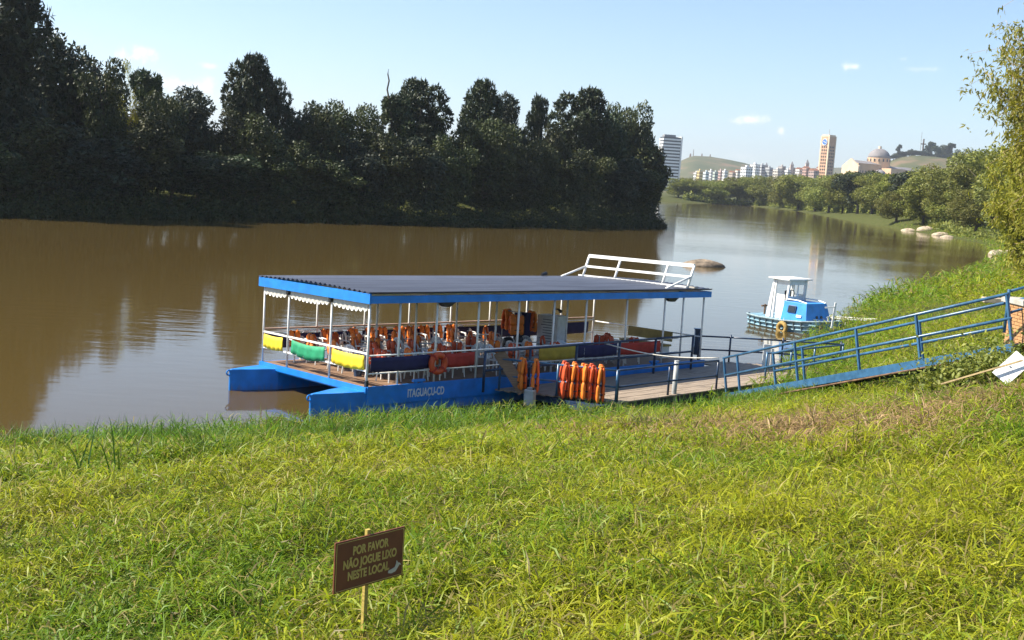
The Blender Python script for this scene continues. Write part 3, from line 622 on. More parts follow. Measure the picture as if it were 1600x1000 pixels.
for a in np.linspace(0, 6.283, 10, endpoint=False): box('window', (7.05*math.cos(a), 7.05*math.sin(a), hb-2.4), (.4, 1.4, 2.6), M_GLASS, sd_, Matrix.Rotation(a, 3, 'Z'))
# hilltop cross and masts, trees on the hill
p = wpt(1441, 243, 1900); zc = gz(p.x, 1900); hc = wpt(1441, 217, 1900).z-zc
o = empty('hill_cross', Matrix.Translation((p.x, 1900, zc)), 'large dark cross standing on the right-hand hill', 'cross'); box('upright', (0, 0, hc/2), (1.8, 1.8, hc), M_RUST, o); box('crossbar', (0, 0, hc*.83), (8.6, 1.4, 1.6), M_RUST, o); box('plinth', (0, 0, 2), (9, 9, 5), M_WHITE, o)
p = wpt(1437, 243, 1920); zc = gz(p.x, 1920); tag(MB().tube([(p.x, 1920, zc-2), (p.x, 1920, wpt(1437, 206, 1920).z)], [.8, .3], 6).build('radio_mast', M_GREY), 'thin radio mast beside the cross on the hill', 'mast')
HTP = [1406, 1425, 1455, 1466, 1476, 1486, 1447, 1460, 1478, 1494, 1420, 1404, 1435, 1510, 1450, 1475, 1388, 1396, 1412, 1430, 1468, 1485, 1500, 1428, 1412.5, 1465, 1490]
HT = ['%s from left of all trees there' % ORD[sorted(HTP).index(v)] for v in HTP]
for i, (px, ty, hw, k) in enumerate(((1406, 226, 4, 3), (1425, 232, 5, 0), (1455, 222, 8, 3), (1466, 227, 8, 0), (1476, 226, 8, 2), (1486, 224, 8, 3), (1447, 236, 9, 0), (1460, 240, 10, 2), (1478, 243, 11, 4), (1494, 238, 12, 0), (1420, 246, 10, 4), (1404, 252, 10, 2), (1435, 250, 9, 4), (1510, 240, 14, 0), (1450, 256, 12, 2), (1475, 260, 14, 4), (1388, 252, 9, 4), (1396, 249, 8, 0), (1412, 241, 8, 2), (1430, 240, 8, 4), (1468, 236, 10, 0), (1485, 240, 10, 4), (1500, 234, 10, 2), (1428, 258, 11, 0), (1412, 258, 10, 4), (1465, 250, 12, 0), (1490, 252, 12, 2))):
    y = 1850+random.uniform(-70, 40); p = wpt(px, ty, y); tree('hill_tree', k, p.x, y, max(8, p.z-gz(p.x, y)), hw*y/F*1.2, 'grey-green tree on the hill with the cross, %s' % HT[i], 'trees on the hill around the cross')
for i, (px, ty, w) in enumerate(((1084, 233, .8), (1079, 240, 2.2), (1097, 240, 1.6), (1110, 241, 1.5))):
    p = wpt(px, ty, 2990); zc = gz(p.x, 3000)-4
    tag(MB().tube([(p.x, 2990, zc), (p.x, 2990, (zc+p.z)/2), (p.x, 2990, p.z)], [w*1.8, w*1.2, w*.7], 6).build('hilltop_monument', M_RUST), ['tall slender monument on top of the bare hill', 'stubby monument at the left end of the bare hilltop', 'small monument right of the tall one on the bare hilltop', 'rightmost small monument on the bare hilltop'][i], 'monument')

# ------------------------------------------------------------------ the excursion boat
BA = Vector((-3.71, 29.86, .80)); YAW = .771
ax = Vector((math.cos(YAW), math.sin(YAW), -.013)).normalized(); bx_ = Vector((-math.sin(YAW), math.cos(YAW), -.022)); az_ = ax.cross(bx_).normalized(); bx_ = az_.cross(ax).normalized()
BM = frame(BA, ax, bx_, az_); L_, W_, H_ = 14.66, 5.2, 2.45
boat = empty('excursion_boat', BM, 'blue catamaran excursion boat with a grey roof and white posts', 'boat')
def uvw(px, py, w=0.):
    """boat coordinates of a pixel on the boat's horizontal plane w"""
    d = Vector(ray(px, py)); o = BA+az_*w; t = (o-Vector(CP)).dot(az_)/d.dot(az_); q = Vector(CP)+d*t-BA
    return q.dot(ax), q.dot(bx_)
def pontoon(v0, v1, tipv, tip):
    mb = MB(); zt, zb = -.1, -1.25
    def ring(u, a, b_, k=0): return [(u, a+k, zb), (u, b_-k, zb), (u, b_, zt), (u, a, zt)]
    mb.loft([ring(-tip, tipv-.05, tipv+.05), ring(-tip*.5, (tipv+v0)/2-.05, (tipv+v1)/2+.05), ring(.05, v0, v1), ring(L_-.6, v0, v1), ring(L_, v0+.2, v1-.2)])
    return mb.build('pontoon', M_HULL, boat, bevel=.015)
p1_ = pontoon(.0, 1.0, .32, 1.5); p2_ = pontoon(4.3, 5.2, 4.75, 1.25)
for pp, tv, tp in ((p1_, .32, 1.5), (p2_, 4.75, 1.25)):
    MB().torus((-tp-.06, tv, -.2), .07, .025, 'y', 12, 6).build('mooring_eye', M_BLUE, pp); MB().tube([(-tp-.0, tv, -.12), (-tp-.0, tv, -1.1)], .045, 8).build('stem_bar', M_BLUE, pp)
MB().box((L_/2, W_/2, -.13), (L_-.02, W_-.02, .14)).build('deck_frame', M_BLUE, boat)
MB().box((-.02, W_/2, -.07), (.05, W_+.04, .17)).build('deck_edge_front', M_BLUE, boat); MB().box((L_/2, -.03, -.22), (L_, .05, .5)).build('hull_side_plate', M_HULL, boat); MB().box((L_/2, W_+.03, -.2), (L_, .05, .4)).build('hull_side_plate', M_BLUE, boat)
dk = box('deck', (L_/2, W_/2, -.045), (L_-.1, W_-.06, .03), M_BLACK, boat)
npk = 22; pw = (W_-.06)/npk; pl = MB().box((0, 0, 0), ((L_-.1)/3-.012, pw-.012, .03)); pm = None
for i in range(npk):
    for q in range(3):
        c = ((L_-.1)*(q+.5)/3+.05, .03+pw*(i+.5), -.012+random.uniform(-.002, .002))
        if pm is None: pm = pl.build('plank', M_DECK, dk); o = pm
        else: o = pm.copy(); C.objects.link(o)
        o.location = c
# roof: fascia and corrugated sheets; the sheets are wider towards the stern, as seen in the photograph
u_d, v_d = uvw(870, 429, H_+.06)
def vfar(u): return W_+.1+(v_d-W_-.1)*max(0, min(1, u/L_))
WOF = W_+.14
fz = H_-.11
fa = MB(); fa.box((-.07, W_/2+.0, fz+.025), (.06, W_+.2, .27)); fa.build('fascia_front', M_BLUE, boat)
MB().box((L_/2, -.075, fz), (L_+.1, .06, .2)).build('fascia_side', M_BLUE, boat)
MB().beam((-.04, W_+.07, fz), (L_+.05, W_+.07, fz), .06, .2).build('fascia_side', M_BLUE, boat); MB().beam((L_+.06, -.04, fz), (L_+.06, W_+.04, fz), .06, .2).build('fascia_rear', M_BLUE, boat)
ns = 6
for s in range(ns):
    for q in range(1):
        mb = MB(); nu, nv = 2, 32; u0_, u1_ = -.11, L_+.12
        vs_ = []; fs = []
        for iu in range(nu):
            u = u0_ if iu == 0 else u1_; wtot = W_+.24
            for iv in range(nv+1):
                t = (s+iv/nv)/ns; vs_.append((u, -.12+t*wtot, H_+.06+.03*math.cos(t*ns*4*2*math.pi)+.07*math.sin(t*math.pi)))
        for iv in range(nv): fs.append((iv, iv+1, nv+1+iv+1, nv+1+iv))
        sh = mb.add(vs_, fs).build('roof_sheet', M_ROOF, boat, smooth=True)
for u in np.linspace(.1, L_-.1, 8): MB().beam((u, -.03, H_-.06), (u, W_+.02, H_-.06), .05, .08).build('roof_beam', M_WHITE, boat)
for v in (1.3, 2.6, 3.9): MB().beam((-.03, v, H_-.14), (L_, v, H_-.14), .05, .08).build('roof_beam', M_WHITE, boat)
# posts
def post(u, v, w0=0., w1=H_-.1, lean=0.): return MB().tube([(u, v, w0), (u+lean, v, w1)], .032, 8).build('post', M_WHITE, boat, smooth=True)
near_u = [.03, 1.05, 2.35, 3.9, 5.5, 7.0, 8.45, 10.4, 12.35, 13.35, 14.5]
for u in near_u: post(u, .05)
far_u = [.03, 1.9, 3.7, 5.5, 7.3, 9.1, 10.9, 12.7, 14.5]
for u in far_u: post(u, W_-.05)
for v in (1.75, 3.85): post(.03, v)
for u in (3.0, 6.2, 9.4): post(u, 1.75); post(u, 3.6)
box('post_foot', (.03, .05, .09), (.08, .08, .18), M_BLACK, boat)
# rails
def rail(p, q, r=.022, m=M_WHITE, name='rail'): return MB().tube([p, q], r, 8).build(name, m, boat, smooth=True)
for w in (.90, .44): MB().beam((.03, .05, w), (.03, W_-.05, w), .035, .05).build('rail', M_WHITE, boat)
for w in (.84, .36):
    rail((.05, .05, w), (13.2, .05, w)); rail((.05, W_-.05, w+.04), (14.5, W_-.05, w+.04))
rail((14.5, .1, .84), (14.5, W_-.1, .84)); MB().beam((.05, W_-.02, .97), (14.5, W_-.02, .97), .12, .04).build('rail_cap', mat('worn_wood', (.34, .22, .16), .7, .2, 4), boat)
def banner(name, p, q, w0, w1, m, sag=.04, n=14, out=(-1, 0)):
    """hung cloth with folds and a sagging lower edge"""
    p = Vector(p); q = Vector(q); mb = MB(); vs_ = []; fs = []; r = random.Random(name+str(p))
    ph = r.uniform(0, 6)
    for i in range(n+1):
        t = i/n; c = p.lerp(q, t); s = math.sin(t*math.pi)*sag
        for k_ in range(4):
            z = (w1-s*.6)+(w0-w1-s*.5)*k_/3; o_ = .018*math.sin(i*1.9+ph+k_*.4)*(k_/3+.2)
            vs_.append((c.x+out[0]*(.035+o_), c.y+out[1]*(.035+o_), z))
    for i in range(n):
        for k_ in range(3): fs.append((i*4+k_, i*4+k_+1, i*4+5+k_, i*4+4+k_))
    o = mb.add(vs_, fs).build('banner', m, boat, smooth=True); so = o.modifiers.new('thick', 'SOLIDIFY'); so.thickness = .008
    o['label'] = name; return o
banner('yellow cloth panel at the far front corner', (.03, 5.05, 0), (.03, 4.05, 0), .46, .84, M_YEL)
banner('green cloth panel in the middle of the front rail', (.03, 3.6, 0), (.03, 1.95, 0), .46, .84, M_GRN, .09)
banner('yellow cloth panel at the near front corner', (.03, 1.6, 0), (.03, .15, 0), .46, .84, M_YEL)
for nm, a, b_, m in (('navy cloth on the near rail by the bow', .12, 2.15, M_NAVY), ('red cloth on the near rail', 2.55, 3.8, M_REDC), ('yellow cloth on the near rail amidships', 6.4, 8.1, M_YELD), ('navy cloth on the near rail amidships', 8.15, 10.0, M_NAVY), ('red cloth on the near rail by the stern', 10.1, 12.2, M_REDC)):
    banner(nm, (a, .05, 0), (b_, .05, 0), .42, .80, m, .03, 16, (0, -1))
for a, b_ in ((.2, 3.4), (3.6, 6.8), (7, 10.4), (10.6, 14.2)): banner('dark navy cloth along the far rail', (a, W_-.05, 0), (b_, W_-.05, 0), .40, .82, M_NAVY, .02, 16, (0, -1))
# scalloped lace valance along the front and the first bays
def valance(p, q, n):
    p = Vector(p); q = Vector(q); vs_ = []; fs = []; k_ = n*6; rim = []
    for i in range(k_+1):
        t = i/k_; c = p.lerp(q, t); w = H_-.36-.07*abs(math.sin(t*n*math.pi))-.05*math.sin(t*math.pi); vs_ += [(c.x, c.y, H_-.2), (c.x+.01*math.sin(i), c.y, w)]; rim.append((c.x, c.y, w))
    for i in range(k_): fs.append((2*i, 2*i+1, 2*i+3, 2*i+2))
    o = MB().add(vs_, fs).build('valance', M_LACE, boat); o.modifiers.new('thick', 'SOLIDIFY').thickness = .004
    MB().tube(rim, .013, 5).build('valance_trim', M_WHITE, o)
valance((.0, 5.1, 0), (.0, 3.95, 0), 6); valance((.0, 3.75, 0), (.0, 1.85, 0), 10); valance((.0, 1.65, 0), (.0, .1, 0), 8)
for v in (3.85, 1.75): box('speaker_clip', (-.02, v, H_-.27), (.1, .12, .16), M_BLACK, boat, bevel=.02)
for u in (2.6, 12.6): MB().hexa([(u-.1, -.09, H_-.34), (u+.1, -.09, H_-.34), (u+.1, .06, H_-.34), (u-.1, .06, H_-.34)], [(u-.3, -.1, H_-.21), (u+.3, -.1, H_-.21), (u+.3, .1, H_-.21), (u-.3, .1, H_-.21)]).build('lamp_bracket', M_BLACK, boat)
# rail frame on the roof
rf = empty('roof_frame'); rf.parent = boat
zr = H_+.09; vv = [uvw(px, py, zr) for px, py in ((1067, 450.5), (1023, 446), (963, 437.5), (925, 432))]
ub = sum(q[0] for q in vv)/4; lean = .28; hr = .78
bpts = [Vector((ub, min(q[1], W_+.05), zr)) for q in vv]; tpts = [p+Vector((lean, -.02, hr)) for p in bpts]; mpts = [p.lerp(t, .5) for p, t in zip(bpts, tpts)]
for a, b_ in zip(bpts, tpts): MB().tube([a, b_], .045, 8).build('roof_frame_post', M_WHITE, rf, smooth=True)
MB().beam(tpts[0], tpts[3], .09, .12).build('roof_frame_top', M_WHITE, rf); MB().beam(mpts[0], mpts[3], .06, .08).build('roof_frame_middle', M_WHITE, rf)
MB().beam((min(ub+.3, L_+.05), -.05, zr+.03), (min(ub+.3, L_+.05), W_+.08, zr+.03), .1, .05).build('roof_edge_strip', M_CONC, rf); MB().beam((ub-.1, .1, zr+.05), (ub-.1, W_-.05, zr+.05), .07, .05).build('roof_edge_strip', M_WHITE, rf)
for t, s in ((mpts[0], -1), (mpts[3], -1)): MB().tube([t, t+Vector((-1.25, .05, -hr*.5))], .04, 8).build('roof_frame_brace', M_WHITE, rf, smooth=True)
uu, vv2 = uvw(826, 429.5, zr+.08); vv2 = W_-.05; uu = 11.6; fl = MB().tube([(uu-.1, vv2-.05, zr+.06), (uu+.16, vv2, zr+.1)], [.05, .08], 8).build('roof_lamp', M_BLACK, boat)
# name on the hull side
text_mesh('boat_name', 'ITAGUAÇU-CD', .31, mat('name_grey', (.62, .66, .7), .6, .1, 8), boat, frame((2.0, -.062, -.24), (1, 0, 0), (0, 0, 1), (0, -1, 0)), .004, .008, sx=.62)
for u in (1.75, 11.9): 
    MB().box((u, -.02, .1), (.42, .1, .07)).box((u-.1, -.02, .02), (.07, .08, .12)).box((u+.1, -.02, .02), (.07, .08, .12)).build('cleat', M_BLUE, boat, bevel=.01)
# stern bench and steering console stay with the boat
bn = box('stern_bench', (13.7, 1.9, .45), (.5, 2.0, .06), mat('bench_yellow', (.3, .22, .05), .6, .2, 4), boat)
for v in (1.0, 2.8): box('bench_leg', (13.7, v, .21), (.45, .06, .42), M_WHITE, bn)
box('bench_back', (13.95, 1.9, .75), (.06, 2.0, .35), MATS['bench_yellow'], bn)

def bw(u, v, w=0., rz=0.): return BM @ Matrix.Translation((u, v, w)) @ Matrix.Rotation(rz, 4, 'Z')
# white board kiosk with rows of print, dark speaker column
def place(o, M): o.matrix_world = M; return o
uk, vk = 9.6, 2.6
o = empty('notice_cabinet', bw(uk, vk, .0, .25), 'white cabinet with rows of small print in the middle of the boat', 'cabinet')
box('body', (0, 0, .72), (.62, .8, 1.44), M_WHITE, o, bevel=.02); box('side_panel', (.36, 0, .75), (.1, .5, 1.1), M_PLASTIC, o, bevel=.04)
for i in range(9): box('print_line', (-.315, random.uniform(-.05, .05), 1.3-i*.09), (.006, .55*random.uniform(.6, 1), .022), mat('print_ink', (.15, .15, .17), .8), o)
o = empty('steering_lamp', bw(uk, vk, 1.44), 'dark goose-neck lamp on top of the white cabinet', 'lamp')
MB().tube([(0, 0, 0), (0, .0, .12), (.02, -.12, .22), (.05, -.22, .2)], .025, 6).build('neck', M_BLACK, o); MB().tube([(.04, -.2, .22), (.06, -.32, .14)], [.03, .07], 8).build('head', M_BLACK, o)
o = empty('loudspeaker', bw(8.6, 3.0, 0, .3), 'dark blue loudspeaker column left of the white cabinet', 'loudspeaker'); box('cabinet', (0, 0, .75), (.4, .45, 1.5), M_NAVY, o, bevel=.02); box('grille', (-.205, 0, .75), (.02, .38, 1.3), M_BLACK, o)
o = empty('waste_bin', bw(1.0, 1.75), 'small blue bin on the deck near the front rail', 'bin'); MB().tube([(0, 0, .0), (0, 0, .34)], [.11, .14], 12).build('body', M_NAVYRAIL, o); MB().torus((0, 0, .34), .14, .015, 'z', 14, 6).build('rim', M_BLUE, o)
o = empty('lifebuoy', bw(2.35, -.1, .55), 'orange-red lifebuoy hanging on the near rail', 'lifebuoy'); MB().torus((0, 0, 0), .24, .085, 'y', 24, 10).build('ring', M_RED, o, smooth=True)
for i in range(4):
    a = i*math.pi/2+.78; MB().torus((.24*math.cos(a), 0, .24*math.sin(a)), .092, .012, 'z' if False else 'y', 4, 4)
    q = Matrix.Rotation(-a, 3, 'Y'); MB().box((.24*math.cos(a), 0, .24*math.sin(a)), (.18, .178, .05), q).build('band', M_REDC, o)

# plastic chairs
def make_chair():
    t = empty('plastic_chair')
    s = MB(); rings = []
    vs_ = []; fs = []; nx, ny = 5, 5
    for i in range(nx+1):
        for k_ in range(ny+1):
            x = -.22+.44*i/nx; y = -.22+.44*k_/ny; vs_.append((x, y, .43-.02*(1-(y/.22)**2)+(.02 if i == nx else 0)))
    for i in range(nx):
        for k_ in range(ny): q = i*(ny+1)+k_; fs.append((q, q+1, q+ny+2, q+ny+1))
    o = s.add(vs_, fs).build('seat', M_PLASTIC, t, smooth=True); o.modifiers.new('t', 'SOLIDIFY').thickness = .018
    # arched backrest with a slot on each side, at the rear (-x)
    out = []
    for k_ in range(13):
        a = math.pi*k_/12; out.append((.225*math.cos(a)*(1-.0*k_), .44+.16+.26*math.sin(a)**.8))
    bk = MB(); f_ = [(-.2-.07*(z-.43)/.4-.02+.03*(y/.22)**2, y, z) for y, z in [(.21, .43)]+out+[(-.21, .43)]]
    inner = [(x, y*.62, .50+(z-.43)*.72) for x, y, z in f_]
    n = len(f_); bk.add(f_+inner, [(i, i+1, n+i+1, n+i) for i in range(n-1)]); 
    for y in (-.08, 0, .08): bk.beam((-.212, y, .43), (-.275, y, .80), .045, .012, (1, 0, 0))
    o = bk.build('backrest', M_PLASTIC, t); o.modifiers.new('t', 'SOLIDIFY').thickness = .016
    for x, y in ((.2, .21), (.2, -.21), (-.2, .21), (-.2, -.21)): MB().tube([(x, y, .43), (x*1.22, y*1.15, 0)], [.03, .02], 6).build('leg', M_PLASTIC, t)
    for y in (-1, 1): MB().tube([(-.24, y*.23, .66), (-.05, y*.265, .66), (.17, y*.265, .645), (.215, y*.255, .56), (.21, y*.22, .43)], .022, 6).build('armrest', M_PLASTIC, t, smooth=True)
    return t
def make_vest(mA, mB_, gap=.012, name='life_jacket'):
    """puffy two-sided jacket hung over a bar: two chest pads and lower pads on each side, joined by shoulder straps"""
    t = empty(name)
    for s, m in ((-1, mA), (1, mB_)):
        R = Matrix.Rotation(s*.16, 3, 'X')
        if s < 0:
            for y in (-1, 1):
                pillow('front_pad', (y*.125, s*(gap+.045), -.13), (.2, .095, .29), m, t, R); pillow('lower_pad', (y*.12, s*(gap+.06), -.42), (.2, .11, .31), m, t)
        else:
            pillow('back_pad', (0, s*(gap+.045), -.13), (.42, .085, .3), m, t, R); pillow('lower_pad', (0, s*(gap+.06), -.41), (.40, .09, .3), m, t)
    for y in (-1, 1): MB().tube([(y*.13, -gap-.05, -.05), (y*.13, -.03, .025), (y*.13, .03, .025), (y*.13, gap+.05, -.05)], .035, 6).build('shoulder_strap', mA, t, smooth=True)
    MB().torus((0, 0, -.43), .2, .012, 'z', 14, 4).build('waist_strap', M_BLACK, t)
    for c in t.children:
        if c.name.startswith('waist'): c.scale = (1.05, (gap+.13)/.2, 1)
    return t
chair0 = make_chair(); vest_o = make_vest(M_ORANGE2, M_ORANGE); vest_r = make_vest(M_RED, M_RED)
used = {}
def put(src, M, label, cat, group):
    o = src if src.name not in used else copy_tree(src)
    if src.name not in used: used[src.name] = 1
    o.matrix_world = M; return tag(o, label, cat, group)
rows = np.arange(1.25, 8.3, .78); cols = [.62, 1.35, 2.15, 3.0, 4.12]
SEAT = ['nearest the near rail', 'second from the near rail', 'third from the near rail', 'fourth from the near rail', 'fifth from the near rail']
vc = 0
for ri, u in enumerate(list(rows)+[10.7, 11.5]):
    for ci, v in enumerate(cols):
        if (ri >= len(rows)) and ci > 1: continue
        if random.random() < .06: continue
        du, dv, rz = random.uniform(-.12, .12), random.uniform(-.07, .07), random.gauss(0, .35)
        if random.random() < .12: rz += random.choice([1.2, -1.2])
        M = bw(u+du, v+dv, .004, rz)
        where = 'in %s row from bow, %s' % (ORD[ri], SEAT[ci])
        put(chair0, M, 'white plastic armchair '+where, 'chair', 'plastic chairs on the boat')
        if random.random() < (.66 if v < 3.5 else .9):
            red = (v < 2.3 and random.random() < .8) or random.random() < .08
            s_ = random.uniform(.72, .86)
            VM = M @ Matrix.Translation((-.272, random.uniform(-.03, .03), .865)) @ Matrix.Rotation(-math.pi/2+random.gauss(0, .12), 4, 'Z') @ Matrix.Rotation(.13, 4, 'X') @ Matrix.Scale(s_, 4)
            put(vest_r if red else vest_o, VM, '%s life jacket on chair %s' % ('red' if red else 'orange', where), 'life jacket', 'life jackets on the boat')
for ri, u in enumerate(np.arange(1.0, 8.3, .57)):                  # row with its backs to the far rail
    M = bw(u+random.uniform(-.05, .05), 4.86+random.uniform(-.04, .05), .004, -math.pi/2+random.gauss(0, .15)); where = 'against the far rail, %s from the bow' % ORD[ri]
    put(chair0, M, 'white plastic armchair '+where, 'chair', 'plastic chairs on the boat')
    if random.random() < .72:
        VM = M @ Matrix.Translation((-.272, random.uniform(-.03, .03), .875)) @ Matrix.Rotation(math.pi/2+random.gauss(0, .12), 4, 'Z') @ Matrix.Rotation(-.13, 4, 'X') @ Matrix.Scale(random.uniform(.74, .9), 4)
        put(vest_o, VM, 'orange life jacket on chair '+where, 'life jacket', 'life jackets on the boat')
# jackets and bag heaped at the loudspeaker
for i, (u, v, w, rz) in enumerate(((8.15, 3.3, 1.55, .4), (8.0, 2.7, 1.45, -.3), (8.95, 2.95, 1.5, 1.2))):
    put(vest_o, bw(u, v, w, rz) @ Matrix.Scale(1.1, 4), 'orange life jacket hung high by the loudspeaker, %s of three' % ORD[i], 'life jacket', 'life jackets on the boat')
o = empty('stand_rack', bw(8.1, 3.0, 0), 'thin metal clothes stand holding jackets beside the loudspeaker', 'rack'); MB().tube([(-.1, -.45, 1.55), (.1, .5, 1.55)], .02, 6).build('bar', M_GREY, o)
for y in (-.4, .45): MB().tube([(0, y, 0), (0, y, 1.55)], .02, 6).build('upright', M_GREY, o)
for i, (u, v) in enumerate(((6.9, 1.9), (7.7, 2.2))): 
    o = empty('backpack', bw(u, v, .46, i), ['black bag on a chair amidships', 'black bag nearer the loudspeaker'][i], 'bag'); pillow('body', (0, 0, .2), (.34, .26, .42), M_BLACK, o); MB().torus((0, 0, .43), .05, .012, 'y', 10, 5).build('handle', M_BLACK, o)

# ------------------------------------------------------------------ floating dock (boat-aligned)
ZD = .45
bh = Vector((math.cos(YAW), math.sin(YAW), 0)); bs = Vector((-math.sin(YAW), math.cos(YAW), 0))
DM = frame((BA.x, BA.y, ZD), bh, bs, (0, 0, 1))
dock = empty('floating_dock', DM, 'wooden floating dock beside the boat', 'dock')
def dl(v): return 4.5+(-.35-v)/2.85*1.85
def dr(v): return 19.1-(v+2.75)*1.03
nP = 19; vv_ = np.linspace(-3.25, .9, nP+1); pwid = vv_[1]-vv_[0]
for i in range(nP):
    v0, v1 = vv_[i]+.006, vv_[i+1]-.006; vm = (v0+v1)/2
    ua = dl(vm) if vm < -.3 else 14.95; ue = dr(vm)
    k_ = max(1, int((ue-ua)/4)); cuts = [ua]+[ua+(ue-ua)*(q+1)/k_+(random.uniform(-.5, .5) if q < k_-1 else 0) for q in range(k_)]
    for q in range(k_):
        dz = random.uniform(-.006, .006); a, b_ = cuts[q]+.004, cuts[q+1]-.004
        MB().box(((a+b_)/2, vm, -.02+dz), (b_-a, v1-v0, .04)).build('plank', M_DOCK, dock)
MB().box((11.6, -1.8, -.16), (12.4, 2.7, .2)).build('float_beam', M_NAVYRAIL, dock)
for u in (7.2, 9.8, 12.4, 15, 17): MB().tube([(u, -3.0, -.32), (u, -.6, -.32)], .22, 12).build('float_drum', M_RUST, dock, smooth=True)
def fence(name, pts, label, hs=(.9, .42), r=.03, m=M_NAVYRAIL, h=.95, base=0., names=('post', 'rail'), group='dock railings'):
    """railing along world points (x, y, zbase): each post and rail a part"""
    o = empty(name, Matrix.Translation(pts[0]), label, 'railing', group); P0 = Vector(pts[0])
    pv = [Vector(p)-P0 for p in pts]
    for p in pv: MB().tube([p+Vector((0, 0, base)), p+Vector((0, 0, h))], r*1.15, 8).build('post', m, o, smooth=True)
    for a, b_ in zip(pv, pv[1:]):
        for q in hs: MB().tube([a+Vector((0, 0, q)), b_+Vector((0, 0, q))], r, 8).build('rail', m, o, smooth=True)
    return o
zd = ZD
fence('dock_railing', [(-.25, 32.75, zd), (1.4, 32.38, zd), (3.06, 32.0, zd)], 'blue railing at the near end of the dock, hung with life jackets', h=.92, m=M_RAMP)
fence('dock_railing', [(3.10, 32.06, zd), (4.75, 33.68, zd), (6.45, 35.25, zd)], 'dark blue railing along the bank side of the dock', h=.92, m=M_NAVYRAIL)
fence('dock_railing', [(6.75, 41.0, zd), (7.9, 41.15, zd), (9.8, 41.2, zd), (11.9, 41.2, zd)], 'dark railing across the far end of the dock past the stern', h=1.0)
fence('dock_railing', [(11.95, 41.1, zd), (10.6, 39.8, zd), (9.5, 38.6, zd), (8.45, 37.55, zd)], 'blue railing on the bank side behind the ramp foot', m=M_RAMP)
pin = [DM @ Vector((u, -.42, 0)) for u in (1.2+2.6, 5.6, 7.6, 9.6, 11.4, 13.4)]
fence('boarding_railing', [tuple(p) for p in pin], 'dark railing between the boat and the dock', hs=(1.16, .62), h=1.18, m=M_NAVYRAIL, r=.035)
p = at_z(1087, 553, ZD); o = empty('mooring_post', Matrix.Translation(p), 'thick dark mooring post at the boat stern', 'post'); box('post', (0, 0, .45), (.2, .2, .95), M_NAVYRAIL, o, bevel=.02); box('cap', (0, 0, .94), (.24, .24, .05), M_NAVYRAIL, o)
p = Vector(at_z(1051, 633, .1)); o = empty('mooring_pole', Matrix.Translation((p.x, p.y, -.4)), 'pale grey steel pole standing in the grass before the dock', 'post'); MB().tube([(0, 0, 0), (.02, 0, 1.85)], .075, 12).build('pipe', M_GREY, o, smooth=True); MB().torus((.02, 0, 1.84), .068, .015, 'z', 12, 6).build('rim', M_GREY, o)
# rope from the boat to the end of the bank-side railing
a = BM @ Vector((9.3, -.1, .82)); b_ = Vector((6.47, 35.27, ZD+.98)); rp = [a.lerp(b_, t)+Vector((0, 0, -.16*math.sin(math.pi*t))) for t in np.linspace(0, 1, 14)]
tag(MB().tube(rp, .02, 6).build('mooring_rope', M_ROPE, smooth=True), 'pale mooring rope slung from the boat to the dock railing', 'rope')
# boarding plank leaning from the dock to the boat
a = DM @ Vector((4.9, -.95, .0)); b_ = DM @ Vector((4.45, -.28, 1.1)); o = empty('boarding_plank', Matrix.Translation(a), 'brown board leaning between the dock and the boat', 'board'); MB().beam((0, 0, 0), b_-a, .34, .04, (0, 1, 0)).build('board', M_DECK, o); MB().beam(Vector((0, 0, 0))+(b_-a)*.2-Vector((.01, .03, 0)), (b_-a)*.24-Vector((.01, .03, 0)), .3, .05, (0, 1, 0)).build('cleat', M_DECK, o)
# jackets on the near railing
ra, rb_ = Vector((-.25, 32.75, zd+.9)), Vector((3.06, 32.0, zd+.9)); rang = math.atan2(rb_.y-ra.y, rb_.x-ra.x)
for i, (px, s_, sp) in enumerate(((817, .98, .0), (838, 1.05, .6), (884, 1.12, .2), (899, 1.1, .5), (914, 1.08, .1), (926, 1.1, .35), (940, 1.14, .6))):
    best = min(np.linspace(0, 1, 400), key=lambda t: abs(800+F*((ra.lerp(rb_, t).x*RV[0]+ra.lerp(rb_, t).y*RV[1]+(ra.lerp(rb_, t).z-CAMH)*RV[2])/(ra.lerp(rb_, t).y*fw[1]+(ra.lerp(rb_, t).z-CAMH)*fw[2]))-px))
    q = ra.lerp(rb_, best)
    M = Matrix.Translation(q+Vector((0, 0, .03))) @ Matrix.Rotation(rang-1.0-sp*.5, 4, 'Z') @ Matrix.Rotation(random.uniform(-.12, .12), 4, 'Y') @ Matrix.Diagonal((s_*.92, s_*.92, s_*1.5, 1))
    put(vest_o if i not in (2, 5) else vest_r, M, ('orange life jacket hanging on the dock railing, %s from the left' if i not in (2, 5) else 'deeper red-orange life jacket on the dock railing, %s from the left') % ORD[i], 'life jacket', 'life jackets on the dock railing')
p = Vector(at_z(828, 618, .55)); o = empty('fuel_can', Matrix.Translation((p.x, p.y, .25)) @ Matrix.Rotation(-.5, 4, 'Z'), 'pale grey jerrycan at the grass edge under the life jackets', 'can'); box('body', (0, 0, .24), (.3, .2, .46), M_GREY, o, bevel=.03); MB().tube([(-.08, 0, .5), (.06, 0, .52)], .025, 6).build('handle', M_GREY, o); MB().tube([(.1, 0, .46), (.1, 0, .54)], .03, 8).build('cap', M_BLACK, o)

